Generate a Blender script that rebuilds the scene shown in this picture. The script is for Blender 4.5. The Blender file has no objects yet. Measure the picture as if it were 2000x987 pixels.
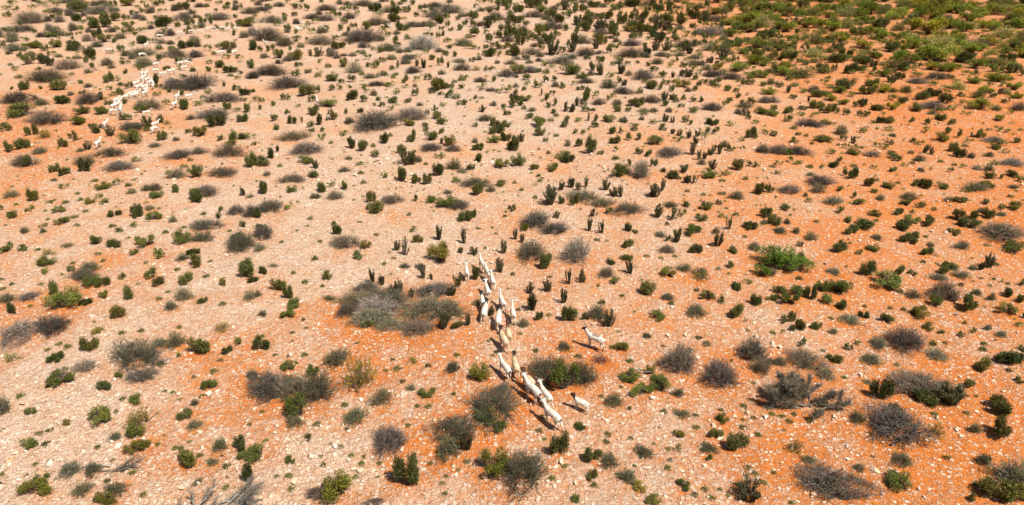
import bpy, bmesh, math, random
import numpy as np
from mathutils import Vector

scene = bpy.context.scene
COL = scene.collection
R = math.radians

# ---------------------------------------------------------------- camera (a drone about 17 m up)
FPX = 1370.0                      # focal length in pixels of the 2000 px wide photograph
HORIZON = -200.0                  # row of the (unseen) horizon in the photograph
PITCH = math.atan((493.5 - HORIZON) / FPX)
CAM_H = 17.5
cam_data = bpy.data.cameras.new("camera")
cam_data.sensor_width = 36.0
cam_data.lens = FPX / 2000.0 * 36.0
cam_data.clip_end = 5000.0
cam = bpy.data.objects.new("camera", cam_data)
cam.location = (0, 0, CAM_H)
cam.rotation_euler = (math.pi / 2 - PITCH, 0, 0)
COL.objects.link(cam)
scene.camera = cam

# ---------------------------------------------------------------- sky, sun, exposure
SUN_EL = R(60.0)
SUN_H = Vector((0.80, -0.60, 0)).normalized()
SUN_DIR = Vector((SUN_H.x * math.cos(SUN_EL), SUN_H.y * math.cos(SUN_EL), math.sin(SUN_EL)))
world = bpy.data.worlds.new("World")
scene.world = world
world.use_nodes = True
wn = world.node_tree
sky = wn.nodes.new("ShaderNodeTexSky")
sky.sky_type = 'NISHITA'
sky.sun_disc = False
sky.sun_elevation = SUN_EL
sky.sun_rotation = math.atan2(SUN_H.x, SUN_H.y)
sky.dust_density = 1.5
wn.links.new(sky.outputs[0], wn.nodes["Background"].inputs[0])
wn.nodes["Background"].inputs[1].default_value = 0.05
sd = bpy.data.lights.new("sun", 'SUN')
sd.energy = 4.6
sd.angle = R(0.53)
sd.color = (1.0, 0.945, 0.86)
sun = bpy.data.objects.new("sun", sd)
sun.rotation_euler = (-SUN_DIR).to_track_quat('-Z', 'Y').to_euler()
sun.location = (30, -20, 60)
COL.objects.link(sun)
scene.view_settings.view_transform = 'Standard'
scene.view_settings.look = 'None'
scene.view_settings.exposure = 0.70
scene.view_settings.gamma = 1.0
scene.view_settings.use_curve_mapping = False
scene.render.film_transparent = False
scene.cycles.use_adaptive_sampling = True
scene.cycles.adaptive_threshold = 0.02
scene.cycles.max_bounces = 5
scene.cycles.diffuse_bounces = 3
scene.cycles.transparent_max_bounces = 4
scene.render.filter_size = 1.15

rng = np.random.default_rng(7)
random.seed(7)

# ---------------------------------------------------------------- helpers
def mesh_from(name, verts, faces, mats=(), matidx=None, smooth=False):
    """verts (n,3) array; faces: list of int arrays (each (m,k)), one material index array"""
    me = bpy.data.meshes.new(name)
    v = np.asarray(verts, np.float32)
    me.vertices.add(len(v)); me.vertices.foreach_set("co", v.ravel())
    tot = np.concatenate([np.full(len(f), f.shape[1], np.int32) for f in faces])
    idx = np.concatenate([f.ravel() for f in faces]).astype(np.int32)
    me.loops.add(len(idx)); me.loops.foreach_set("vertex_index", idx)
    me.polygons.add(len(tot))
    me.polygons.foreach_set("loop_start", np.concatenate([[0], np.cumsum(tot)[:-1]]).astype(np.int32))
    me.polygons.foreach_set("loop_total", tot)
    for m in mats: me.materials.append(m)
    if matidx is not None: me.polygons.foreach_set("material_index", np.asarray(matidx, np.int32))
    if smooth: me.polygons.foreach_set("use_smooth", np.ones(len(tot), bool))
    me.update(calc_edges=True)
    me.validate()
    return me

def link(name, me, parent=None, loc=None, rot=0.0, scale=None):
    o = bpy.data.objects.new(name, me)
    COL.objects.link(o)
    if parent is not None: o.parent = parent
    if loc is not None: o.location = loc
    if rot: o.rotation_euler = (0, 0, rot)
    if scale is not None: o.scale = scale
    return o

def tag(o, label=None, cat=None, group=None, kind=None):
    if label: o["label"] = label
    if cat: o["category"] = cat
    if group: o["group"] = group
    if kind: o["kind"] = kind
    return o

_perm = np.random.default_rng(11).random((256, 256))
def vnoise(x, y):
    x = np.asarray(x, float); y = np.asarray(y, float)
    xi = np.floor(x).astype(int); yi = np.floor(y).astype(int)
    fx = x - xi; fy = y - yi
    fx = fx * fx * (3 - 2 * fx); fy = fy * fy * (3 - 2 * fy)
    g = lambda a, b: _perm[a % 256, b % 256]
    return (g(xi, yi) * (1 - fx) + g(xi + 1, yi) * fx) * (1 - fy) + (g(xi, yi + 1) * (1 - fx) + g(xi + 1, yi + 1) * fx) * fy
def fbm(x, y, octaves=4, gain=.5):
    t = 0; a = 1; n = 0
    for k in range(octaves):
        t = t + a * vnoise(x * 2 ** k + 17.3 * k, y * 2 ** k + 5.1 * k); n += a; a *= gain
    return t / n

def ground_z(x, y):
    x = np.asarray(x, float); y = np.asarray(y, float)
    u = x * .8 - y * .6
    z = .55 * (fbm(x / 14, y / 14, 2) - .5) + .16 * (fbm(x / 2.6 + 9, y / 2.6, 3) - .5)
    t = (u * .55 + 2.2 * fbm(x / 5, y / 5, 2))            # low broken ledges running across the slope
    z += .05 * (t - np.floor(t)) ** 4 * (y < 60)
    return z

SN, CS = math.sin(PITCH), math.cos(PITCH)
def px_scale(v):                                         # pixels per metre on the ground at row v
    return CS * (v - HORIZON) / CAM_H
def depression(v):
    return PITCH + math.atan((v - 493.5) / FPX)
def on_ground(u, v):
    a = (u - 1000.0) / FPX; b = (v - 493.5) / FPX
    d = (a, CS - b * SN, -SN - b * CS)
    z = 0.0
    for _ in range(4):
        t = (z - CAM_H) / d[2]
        x, y = d[0] * t, d[1] * t
        z = float(ground_z(x, y))
    return x, y, z
def to_px(x, y, z):
    dz = CAM_H - z
    fw = y * CS + dz * SN; dn = -y * SN + dz * CS
    return 1000 + FPX * x / fw, 493.5 + FPX * dn / fw

# ---------------------------------------------------------------- materials
def nodes(m):
    m.use_nodes = True
    nt = m.node_tree
    return nt, nt.nodes, nt.links, nt.nodes["Principled BSDF"]

def ramp(nt, stops, interp='LINEAR'):
    r = nt.nodes.new("ShaderNodeValToRGB")
    cr = r.color_ramp; cr.interpolation = interp
    while len(cr.elements) < len(stops): cr.elements.new(.5)
    for e, (p, c) in zip(cr.elements, stops):
        e.position = p; e.color = (*c, 1)
    return r

def plant_mat(name, stops, transl=.25, rough=.75, var=.35, tint=(1, 1, 1)):
    """colour varies leaf by leaf, plant by plant"""
    m = bpy.data.materials.new(name)
    nt, N, L, bsdf = nodes(m)
    geo = N.new("ShaderNodeNewGeometry"); oi = N.new("ShaderNodeObjectInfo")
    mix = N.new("ShaderNodeMath"); mix.operation = 'MULTIPLY_ADD'
    mix.inputs[1].default_value = 1 - var
    sc = N.new("ShaderNodeMath"); sc.operation = 'MULTIPLY'; sc.inputs[1].default_value = var
    L.new(oi.outputs["Random"], sc.inputs[0])
    L.new(geo.outputs["Random Per Island"], mix.inputs[0]); L.new(sc.outputs[0], mix.inputs[2])
    r = ramp(nt, stops); L.new(mix.outputs[0], r.inputs[0])
    mul = N.new("ShaderNodeMix"); mul.data_type = 'RGBA'; mul.blend_type = 'MULTIPLY'; mul.inputs[0].default_value = 1
    L.new(r.outputs[0], mul.inputs[6]); L.new(oi.outputs["Color"], mul.inputs[7])
    L.new(mul.outputs[2], bsdf.inputs["Base Color"])
    bsdf.inputs["Roughness"].default_value = rough
    bsdf.inputs["Specular IOR Level"].default_value = .25
    if transl:
        tr = N.new("ShaderNodeBsdfTranslucent"); L.new(mul.outputs[2], tr.inputs[0])
        ms = N.new("ShaderNodeMixShader"); ms.inputs[0].default_value = transl
        L.new(bsdf.outputs[0], ms.inputs[1]); L.new(tr.outputs[0], ms.inputs[2])
        L.new(ms.outputs[0], N["Material Output"].inputs[0])
    return m

M = {}
M['dark'] = plant_mat("dark_green_leaf", [(0, (.020, .026, .005)), (.3, (.060, .074, .014)), (.65, (.135, .145, .034)), (1, (.29, .27, .095))])
M['upright'] = plant_mat("olive_stem_leaf", [(0, (.022, .024, .008)), (.35, (.066, .068, .022)), (.7, (.135, .128, .052)), (1, (.28, .23, .125))], transl=.15)
M['green'] = plant_mat("mid_green_leaf", [(0, (.036, .050, .006)), (.4, (.100, .125, .016)), (.75, (.190, .205, .038)), (1, (.32, .29, .09))])
M['yellow'] = plant_mat("yellow_green_leaf", [(0, (.14, .12, .010)), (.4, (.28, .22, .018)), (.8, (.40, .29, .03)), (1, (.50, .33, .05))])
M['olive'] = plant_mat("grey_olive_leaf", [(0, (.070, .082, .026)), (.45, (.145, .155, .055)), (.8, (.24, .23, .105)), (1, (.34, .29, .18))], transl=.35)
M['dry'] = plant_mat("dry_twig", [(0, (.045, .032, .022)), (.4, (.115, .090, .066)), (.75, (.20, .165, .122)), (1, (.36, .30, .23))], transl=0, rough=.9)
M['drygreen'] = plant_mat("dry_twig_leaf", [(0, (.050, .050, .024)), (.5, (.13, .115, .055)), (1, (.24, .20, .11))])
M['grey'] = plant_mat("ashen_twig", [(0, (.070, .058, .045)), (.5, (.185, .160, .128)), (1, (.42, .37, .30))], transl=0, rough=.9)
M['wood'] = plant_mat("brown_stem", [(0, (.05, .032, .022)), (.6, (.12, .085, .058)), (1, (.22, .165, .115))], transl=0, rough=.9)
M['bleached'] = plant_mat("bleached_wood", [(0, (.16, .14, .13)), (.5, (.33, .30, .28)), (1, (.55, .50, .46))], transl=0, rough=.9)
M['red'] = plant_mat("reddish_twig", [(0, (.07, .03, .022)), (.5, (.17, .085, .06)), (1, (.30, .19, .14))], transl=0, rough=.9)

# limestone
def stone_mat():
    m = bpy.data.materials.new("pale_limestone")
    nt, N, L, bsdf = nodes(m)
    geo = N.new("ShaderNodeNewGeometry"); tc = N.new("ShaderNodeTexCoord")
    no = N.new("ShaderNodeTexNoise"); no.inputs["Scale"].default_value = 14; no.inputs["Detail"].default_value = 5
    L.new(geo.outputs["Position"], no.inputs["Vector"])
    r0 = ramp(nt, [(0, (.44, .26, .155)), (.3, (.56, .39, .265)), (.7, (.65, .50, .37)), (1, (.72, .60, .48))])
    r1 = ramp(nt, [(0, (.45, .180, .065)), (.3, (.60, .335, .180)), (.7, (.66, .45, .295)), (1, (.73, .58, .44))])
    at = N.new("ShaderNodeAttribute"); at.attribute_name = "warm"
    r = N.new("ShaderNodeMix"); r.data_type = 'RGBA'
    L.new(at.outputs["Fac"], r.inputs[0]); L.new(r0.outputs[0], r.inputs[6]); L.new(r1.outputs[0], r.inputs[7])
    ad = N.new("ShaderNodeMath"); ad.operation = 'MULTIPLY_ADD'; ad.inputs[1].default_value = .75
    nm = N.new("ShaderNodeMath"); nm.operation = 'MULTIPLY_ADD'; nm.inputs[1].default_value = .9; nm.inputs[2].default_value = -.32
    L.new(no.outputs[0], nm.inputs[0])
    L.new(geo.outputs["Random Per Island"], ad.inputs[0]); L.new(nm.outputs[0], ad.inputs[2])
    L.new(ad.outputs[0], r0.inputs[0]); L.new(ad.outputs[0], r1.inputs[0]); L.new(r.outputs[2], bsdf.inputs["Base Color"])
    bsdf.inputs["Roughness"].default_value = .92; bsdf.inputs["Specular IOR Level"].default_value = .15
    bp = N.new("ShaderNodeBump"); bp.inputs["Strength"].default_value = .5; bp.inputs["Distance"].default_value = .02
    L.new(no.outputs[0], bp.inputs["Height"]); L.new(bp.outputs[0], bsdf.inputs["Normal"])
    return m
M['stone'] = stone_mat()

def ground_mat():
    m = bpy.data.materials.new("orange_sand_and_limestone")
    nt, N, L, bsdf = nodes(m)
    def math_(op, a, b=None, c=None, clamp=False):
        n = N.new("ShaderNodeMath"); n.operation = op; n.use_clamp = clamp
        for i, v in enumerate((a, b, c)):
            if v is None: continue
            if isinstance(v, (int, float)): n.inputs[i].default_value = v
            else: L.new(v, n.inputs[i])
        return n.outputs[0]
    def noise(scale, detail=4, rough=.55, vec=None):
        n = N.new("ShaderNodeTexNoise"); n.inputs["Scale"].default_value = scale
        n.inputs["Detail"].default_value = detail; n.inputs["Roughness"].default_value = rough
        L.new(vec or pos, n.inputs["Vector"]); return n.outputs[0]
    def mixc(f, a, b):
        n = N.new("ShaderNodeMix"); n.data_type = 'RGBA'
        if isinstance(f, (int, float)): n.inputs[0].default_value = f
        else: L.new(f, n.inputs[0])
        for i, v in ((6, a), (7, b)):
            if isinstance(v, tuple): n.inputs[i].default_value = (*v, 1)
            else: L.new(v, n.inputs[i])
        return n.outputs[2]
    geo = N.new("ShaderNodeNewGeometry"); pos = geo.outputs["Position"]
    at = N.new("ShaderNodeAttribute"); at.attribute_name = "rock"; rock = at.outputs["Fac"]
    at2 = N.new("ShaderNodeAttribute"); at2.attribute_name = "warm"; warm = at2.outputs["Fac"]
    n1 = noise(.9, 6, .6); n2 = noise(5.5, 6, .65); n3 = noise(26, 4, .6)
    # sand: orange to pinkish
    lo = ramp(nt, [(0, (.47, .275, .170)), (.55, (.47, .185, .070)), (1, (.36, .086, .013))]); L.new(warm, lo.inputs[0])
    hi = ramp(nt, [(0, (.66, .460, .320)), (.55, (.67, .340, .160)), (1, (.62, .215, .048))]); L.new(warm, hi.inputs[0])
    sm = N.new("ShaderNodeMapRange"); sm.inputs[1].default_value = .25; sm.inputs[2].default_value = .75; L.new(n2, sm.inputs[0])
    sand = mixc(sm.outputs[0], lo.outputs[0], hi.outputs[0])
    pale = ramp(nt, [(.3, (.42, .25, .15)), (.5, (.61, .445, .315)), (.72, (.73, .60, .47))]); L.new(n3, pale.inputs[0])
    # crust of bedrock: where rock + noise is high
    k = math_('ADD', math_('MULTIPLY', rock, 1.0), math_('MULTIPLY', math_('SUBTRACT', n1, .5), 1.0))
    k = math_('ADD', k, math_('MULTIPLY', math_('SUBTRACT', n2, .5), 1.1))
    crust = N.new("ShaderNodeMapRange"); crust.inputs[1].default_value = .30; crust.inputs[2].default_value = .85
    L.new(k, crust.inputs[0]); crust = crust.outputs[0]
    # loose chips: voronoi cells, some of them pale
    def chips(scale, lo, hi):
        wob = N.new("ShaderNodeVectorMath"); wob.operation = 'MULTIPLY_ADD'
        nn = N.new("ShaderNodeTexNoise"); nn.inputs["Scale"].default_value = scale * .8; L.new(pos, nn.inputs["Vector"])
        wob.inputs[1].default_value = (.5 / scale,) * 3
        L.new(nn.outputs[1], wob.inputs[0]); L.new(pos, wob.inputs[2])
        v = N.new("ShaderNodeTexVoronoi"); v.inputs["Scale"].default_value = scale; L.new(wob.outputs[0], v.inputs["Vector"])
        sep = N.new("ShaderNodeSeparateColor"); L.new(v.outputs["Color"], sep.inputs[0])
        thr = N.new("ShaderNodeMapRange"); thr.inputs[3].default_value = lo; thr.inputs[4].default_value = hi
        L.new(k, thr.inputs[0])
        on = math_('LESS_THAN', sep.outputs[0], thr.outputs[0])
        core = N.new("ShaderNodeMapRange"); core.inputs[1].default_value = .62; core.inputs[2].default_value = .40
        L.new(v.outputs["Distance"], core.inputs[0])
        return math_('MULTIPLY', on, core.outputs[0]), sep.outputs[1]
    c1, s1 = chips(7.0, .16, .62); c2, s2 = chips(17.0, .22, .70)
    chip = math_('MAXIMUM', c1, c2)
    chipcol = ramp(nt, [(0, (.44, .23, .125)), (.5, (.62, .43, .295)), (1, (.76, .64, .51))]); L.new(s1, chipcol.inputs[0])
    col = mixc(math_('MULTIPLY', crust, .9), sand, pale.outputs[0])
    col = mixc(math_('MULTIPLY', chip, .8), col, chipcol.outputs[0])
    # cracks and crumbs
    L.new(col, bsdf.inputs["Base Color"])
    bsdf.inputs["Roughness"].default_value = .95
    bsdf.inputs["Specular IOR Level"].default_value = .1
    h = math_('ADD', math_('MULTIPLY', chip, .05), math_('MULTIPLY', n2, .11))
    h = math_('ADD', h, math_('MULTIPLY', n3, .035))
    h = math_('ADD', h, math_('MULTIPLY', crust, .03))
    bp = N.new("ShaderNodeBump"); bp.inputs["Strength"].default_value = 1.0; bp.inputs["Distance"].default_value = 1.0
    L.new(h, bp.inputs["Height"]); L.new(bp.outputs[0], bsdf.inputs["Normal"])
    return m
M['ground'] = ground_mat()

def coat_mat():
    m = bpy.data.materials.new("animal_coat")
    nt, N, L, bsdf = nodes(m)
    at = N.new("ShaderNodeAttribute"); at.attribute_name = "coat"
    tc = N.new("ShaderNodeTexCoord"); no = N.new("ShaderNodeTexNoise"); no.inputs["Scale"].default_value = 6; no.inputs["Detail"].default_value = 4
    L.new(tc.outputs["Object"], no.inputs["Vector"])
    r = ramp(nt, [(.34, (.66, .56, .46)), (.58, (1, 1, 1))]); L.new(no.outputs[0], r.inputs[0])
    mul = N.new("ShaderNodeMix"); mul.data_type = 'RGBA'; mul.blend_type = 'MULTIPLY'; mul.inputs[0].default_value = 1
    L.new(at.outputs["Color"], mul.inputs[6]); L.new(r.outputs[0], mul.inputs[7])
    L.new(mul.outputs[2], bsdf.inputs["Base Color"]); bsdf.inputs["Roughness"].default_value = .8
    bsdf.inputs["Specular IOR Level"].default_value = .2
    return m
M['coat'] = coat_mat()
def plain(name, c, rough=.7):
    m = bpy.data.materials.new(name); nt, N, L, b = nodes(m)
    no = N.new("ShaderNodeTexNoise"); no.inputs["Scale"].default_value = 30
    r = ramp(nt, [(.3, tuple(x * .7 for x in c)), (.7, c)]); L.new(no.outputs[0], r.inputs[0])
    L.new(r.outputs[0], b.inputs["Base Color"]); b.inputs["Roughness"].default_value = rough
    return m
M['horn'] = plain("dark_horn", (.16, .12, .09))
# ---------------------------------------------------------------- survey of the plants
# one block per survey square: "kind x y width height"; kinds: D dark bush, U upright succulent,
# G green bush, Y yellow bush, B dry twig shrub, O olive shrub, T ground tuft
SQ = 500.0 / 1974.0
SURVEY = {
(0,737): """G 480 78 190 130;D 825 105 120 90;G 1060 215 100 85;O 20 300 150 200;D 235 305 80 65;D 530 380 75 60;G 770 375 175 150;Y 1085 420 230 180;G 1055 475 130 130;O 890 500 90 80;G 1055 610 175 115;T 755 558 45 45;T 1218 535 40 42;D 1435 328 115 80;O 1505 410 110 90;D 1620 98 105 95;O 1505 225 60 70;G 1555 165 45 35;O 1700 580 130 110;D 1865 590 120 120;D 1895 655 110 80;O 1960 640 60 80;D 1930 810 90 135;D 1425 725 150 170;O 1640 690 100 70;G 220 570 130 100;T 20 765 40 40;O 540 760 200 110;O 720 770 140 110;O 955 735 80 60;G 320 830 110 80;G 290 930 220 130;O 640 930 150 120;T 830 820 50 50;O 890 920 220 90;G 830 985 190 70;O 1530 840 90 60;T 25 420 40 30;T 210 765 30 25;T 370 90 40 50;T 1750 780 25 40;T 1710 620 30 35""",
(500,737): """B 120 190 380 230;B 300 205 400 230;B 470 210 330 250;G 330 330 180 200;O 300 400 150 120;G 400 480 50 90;Y 800 125 240 290;O 970 230 180 150;O 770 375 190 140;B 1030 600 310 220;G 1320 165 135 70;O 1195 110 80 60;G 1740 40 160 150;B 1840 380 480 300;G 1800 370 200 120;G 1890 435 110 90;B 1530 520 360 230;O 1480 645 220 180;U 1625 575 90 160;G 20 665 180 140;G 265 675 85 65;T 520 698 50 42;G 630 975 260 220;B 480 950 180 110;D 1145 870 180 270;G 1830 790 230 210;B 920 985 150 50;T 580 525 30 30;T 700 415 40 50;B 1900 130 120 90;T 405 500 35 30""",
(1000,737): """B 280 90 380 260;G 400 140 240 240;B 540 80 240 210;D 540 420 100 75;D 350 610 150 190;D 625 665 130 125;O 750 710 170 120;O 785 245 140 130;G 1000 155 180 90;G 1140 140 150 140;O 1280 160 100 80;G 900 40 120 60;T 905 255 40 65;O 1310 325 130 80;T 1170 285 55 50;G 1630 370 100 85;G 1285 475 90 70;D 1565 470 105 85;G 1285 580 55 75;D 1735 600 170 150;O 1510 600 150 100;D 1515 645 60 50;O 1015 635 160 110;T 735 465 60 55;T 918 488 45 35;T 945 697 40 30;T 1200 725 65 50;T 405 705 60 40;D 615 800 80 90;T 635 855 60 50;O 890 830 150 130;G 985 890 110 80;G 1325 878 110 85;B 90 900 420 330;G 490 975 75 70;G 1095 990 150 60;U 1830 980 190 180;T 310 805 60 60;T 250 490 40 30""",
(1500,737): """O 200 180 200 170;D 860 190 150 180;O 770 60 90 50;B 1170 180 480 230;D 1195 238 170 105;U 1400 240 180 170;D 1555 100 85 80;D 1945 55 70 50;B 980 540 500 320;O 690 370 140 110;D 970 290 90 90;Y 1290 480 140 140;O 1590 440 90 90;D 1810 310 200 150;D 1795 495 140 170;Y 205 600 150 120;B 480 950 560 270;G 490 890 90 110;O 320 680 120 80;O 1030 700 190 120;G 1010 890 200 150;B 700 735 100 70;O 1660 695 130 110;O 1890 880 300 240;D 1800 970 300 170;G 1900 985 240 110;G 1570 970 60 80;T 45 755 45 40;G 195 985 70 20;T 800 985 40 15;O 1610 850 70 50;T 125 420 30 30""",
(0,500): """G 365 80 130 90;G 365 148 75 55;T 480 158 30 30;O 690 130 190 90;B 640 200 200 110;G 715 250 150 100;D 795 245 100 80;D 550 135 60 60;D 945 187 60 50;G 1170 180 120 80;D 1230 250 95 90;D 1010 340 100 120;D 920 488 100 115;D 1430 225 120 100;O 1420 355 145 120;Y 560 330 140 120;D 415 330 90 130;G 480 435 260 120;D 660 390 90 45;D 110 455 75 105;O 60 370 130 90;B 230 350 170 70;T 25 268 50 35;G 810 335 80 65;O 1320 425 110 80;D 1565 370 80 55;T 1715 388 60 40;D 1735 235 65 70;D 1515 95 110 110;O 1410 45 100 70;G 1240 25 110 40;D 1895 180 150 150;D 1950 210 80 60;O 1930 350 110 90;Y 1710 600 130 90;G 1840 690 55 130;D 1765 765 85 70;D 705 745 125 130;G 755 610 90 55;D 435 835 110 85;O 1360 720 140 140;O 1240 710 150 80;D 1525 790 155 155;Y 95 830 140 70;B 170 690 330 200;B 410 620 260 170;B 1060 880 420 240;B 1100 980 240 100;B 660 910 180 110;T 1380 780 40 50;G 930 945 70 70;T 1495 940 40 35;T 1140 830 40 40;B 1950 960 100 110;T 795 50 45 30;O 1240 860 90 60;T 640 385 30 25""",
(500,500): """T 455 40 55 45;D 780 40 75 45;G 1440 75 210 170;D 60 150 60 75;O 130 95 80 40;G 555 190 85 75;D 165 290 115 110;D 245 340 70 160;T 380 220 55 45;B 760 400 260 190;B 850 290 200 140;B 950 500 420 220;B 1370 330 320 150;B 1350 520 480 260;B 1250 610 300 150;O 900 560 350 150;U 900 215 45 120;U 975 230 55 90;U 1070 310 90 70;U 1105 290 55 110;U 1200 325 50 80;U 1290 180 45 100;U 1355 190 30 60;G 860 565 70 70;U 1440 580 90 140;D 1550 565 90 70;U 1510 315 60 90;U 1565 245 80 115;U 1880 135 55 130;D 1700 190 70 120;U 1645 545 60 105;U 1810 470 50 90;O 1705 390 80 60;G 250 485 130 90;G 310 405 110 80;T 365 505 35 50;O 570 350 110 50;O 15 320 60 60;O 50 470 80 50;D 55 740 120 120;T 50 635 40 45;T 280 665 35 20;O 625 865 210 150;T 375 780 55 40;G 250 890 110 70;T 300 840 60 25;T 1055 813 45 30;G 1205 835 75 45;T 1090 890 65 50;O 1515 905 120 95;G 450 950 110 110;T 1945 262 25 25;T 1855 760 45 40;B 1150 100 90 50;B 1270 110 90 60;B 1020 400 380 190;B 1060 590 300 130;O 1490 470 240 190;B 720 470 220 150""",
(1000,500): """D 265 100 120 130;B 150 50 250 180;B 490 60 260 200;D 750 75 75 55;G 880 45 100 50;U 910 145 45 125;T 950 95 30 30;B 725 180 150 100;G 790 230 80 70;T 665 235 35 45;G 1205 170 115 85;O 1330 130 110 80;O 1450 170 120 90;Y 1450 200 140 60;T 1590 110 45 30;D 1690 100 60 60;G 1920 170 130 110;U 440 225 60 130;U 545 215 55 110;U 275 285 55 105;U 400 370 55 130;U 135 300 60 100;U 150 430 85 150;D 205 500 65 80;T 50 430 40 60;O 90 560 90 100;D 1060 315 120 130;O 1200 350 100 70;T 1230 385 50 45;D 445 515 110 140;T 695 380 60 50;O 660 500 150 130;U 565 500 60 70;U 740 560 90 150;G 1110 500 130 80;O 1420 480 180 110;T 1425 280 45 40;G 1500 350 100 75;T 1555 340 40 40;D 1615 375 60 65;D 1740 270 90 70;G 1810 220 80 45;D 1880 385 90 100;D 1720 480 130 120;G 1970 350 50 40;T 945 445 30 30;O 1040 640 90 50;T 185 750 50 45;O 400 740 130 80;G 840 750 110 90;B 680 850 180 100;B 1290 920 300 230;B 1600 1020 320 210;B 1850 830 230 200;O 1920 920 150 150;T 1500 705 70 50;O 1370 750 80 40;G 1070 920 80 80;G 910 985 150 100;T 770 720 50 40;T 1800 510 30 25;G 1140 985 130 60""",
(1500,500): """G 60 95 270 190;G 190 145 260 130;D 255 60 60 100;O 25 160 100 70;T 330 70 40 50;T 240 190 60 40;O 505 145 130 65;D 760 165 110 130;G 905 255 225 140;D 1005 145 85 80;D 1115 155 60 45;T 1195 60 40 40;T 1300 75 40 30;D 1410 110 100 70;D 1345 140 90 80;O 1310 200 140 70;O 1490 185 130 80;U 1700 100 60 120;T 1755 80 60 35;O 1580 115 70 50;U 1635 115 50 80;D 1960 235 50 60;G 75 300 90 80;G 160 390 160 120;G 215 320 120 100;D 315 345 80 130;D 40 350 90 50;G 420 280 100 90;G 545 310 180 140;G 450 380 100 90;D 560 415 95 80;O 1115 340 110 90;B 1350 360 220 180;G 1290 400 105 100;D 1550 435 125 130;D 1430 350 90 80;O 1605 310 80 60;D 1860 325 80 80;D 1955 370 70 70;G 1840 460 130 90;O 1720 350 70 70;D 175 520 60 110;D 120 525 60 60;D 260 580 90 100;D 190 585 50 50;D 375 575 80 75;O 620 540 170 100;D 730 485 75 65;T 745 395 40 35;D 920 520 90 80;T 1045 430 45 45;T 1195 410 50 35;G 1180 500 140 100;T 1100 455 60 30;O 500 610 70 60;G 1235 585 90 70;D 1335 603 60 40;D 1485 635 65 50;D 1575 600 50 45;T 1515 530 35 40;O 1695 580 60 60;O 1800 635 100 60;T 1665 695 55 40;T 1365 685 40 30;G 1940 550 70 40;D 265 700 60 65;D 615 740 60 60;G 690 695 55 50;T 425 745 45 30;D 510 835 110 80;O 790 855 150 110;B 1060 740 340 190;O 850 730 160 110;O 1300 815 200 110;D 1280 700 60 45;D 1635 890 140 120;D 1860 850 190 130;T 1855 900 50 40;B 290 900 310 190;O 440 960 160 110;O 90 860 110 90;B 10 850 80 180;O 200 990 150 90;T 1640 180 35 22;T 1580 205 35 22;T 1800 205 35 25;T 1850 225 40 28;T 1740 190 35 30;D 1965 480 40 50;D 1950 740 60 50""",
(0,250): """D 45 30 90 40;D 245 65 80 90;Y 345 90 130 80;D 80 190 65 90;D 175 175 115 90;O 310 205 110 65;D 500 155 75 75;D 560 85 55 60;T 585 105 50 40;U 675 175 75 80;O 620 185 60 40;B 190 310 200 110;D 200 300 80 90;D 730 50 70 60;U 850 70 80 90;B 1020 30 200 60;G 1010 140 150 130;D 1260 105 75 80;D 1140 30 70 50;B 1195 155 110 45;O 1360 105 60 40;D 1460 50 50 40;G 1550 70 100 90;D 1695 105 60 55;D 1840 100 110 70;G 1930 90 80 50;D 1960 140 40 35;D 415 345 80 80;D 500 370 80 75;B 660 300 190 100;B 850 235 240 80;D 665 345 85 110;B 920 340 230 90;G 1060 265 80 45;B 1380 250 230 90;B 1540 210 130 70;T 1465 260 45 35;B 1770 235 240 120;G 1780 150 90 60;D 1935 310 100 120;G 1515 385 110 100;O 1365 400 150 90;G 1420 320 60 40;B 1720 385 220 90;T 1300 360 50 40;T 570 400 30 15;O 420 415 60 30;T 735 420 60 35;G 805 478 110 65;G 900 450 55 60;T 990 455 55 35;T 1035 410 35 20;T 950 420 35 20;G 500 472 80 40;D 265 570 80 115;O 90 545 110 75;B 1130 490 80 60;B 1200 490 120 70;O 1020 515 100 55;G 1210 550 110 70;D 1350 505 60 70;B 1590 540 180 110;D 1495 580 130 110;U 1880 525 35 75;O 1930 545 60 40;G 765 545 65 40;G 805 595 75 50;G 700 590 75 60;T 625 570 45 35;T 510 588 65 35;G 378 592 65 35;T 430 565 40 20;T 600 515 50 25;T 125 600 40 25;G 235 650 75 50;G 112 700 115 65;G 458 658 95 55;T 350 650 35 25;T 660 655 50 30;D 893 690 90 60;G 1195 720 110 80;O 1155 640 100 45;D 1050 700 85 120;O 1335 735 65 65;D 1710 650 45 45;D 1680 705 65 55;B 1820 680 140 90;B 1940 700 130 130;D 1880 770 45 60;G 480 755 105 70;G 585 700 60 40;G 335 770 65 40;O 335 815 60 45;O 190 815 80 60;T 45 760 25 40;T 370 715 40 25;G 1040 770 70 45;T 865 770 60 35;D 925 812 55 45;T 1420 775 45 30;B 1590 800 250 90;G 1410 910 120 130;O 1560 890 200 90;G 1830 880 120 70;B 1860 970 260 180;G 745 910 90 85;D 900 925 120 65;G 1135 930 150 110;D 1050 985 75 50;T 755 985 60 30;O 520 930 100 50;D 80 945 60 60;D 40 975 60 60;D 175 955 75 50;G 290 960 55 30;Y 375 990 110 35;G 1225 985 70 60;D 1500 985 100 40;G 10 640 40 55""",
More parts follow.
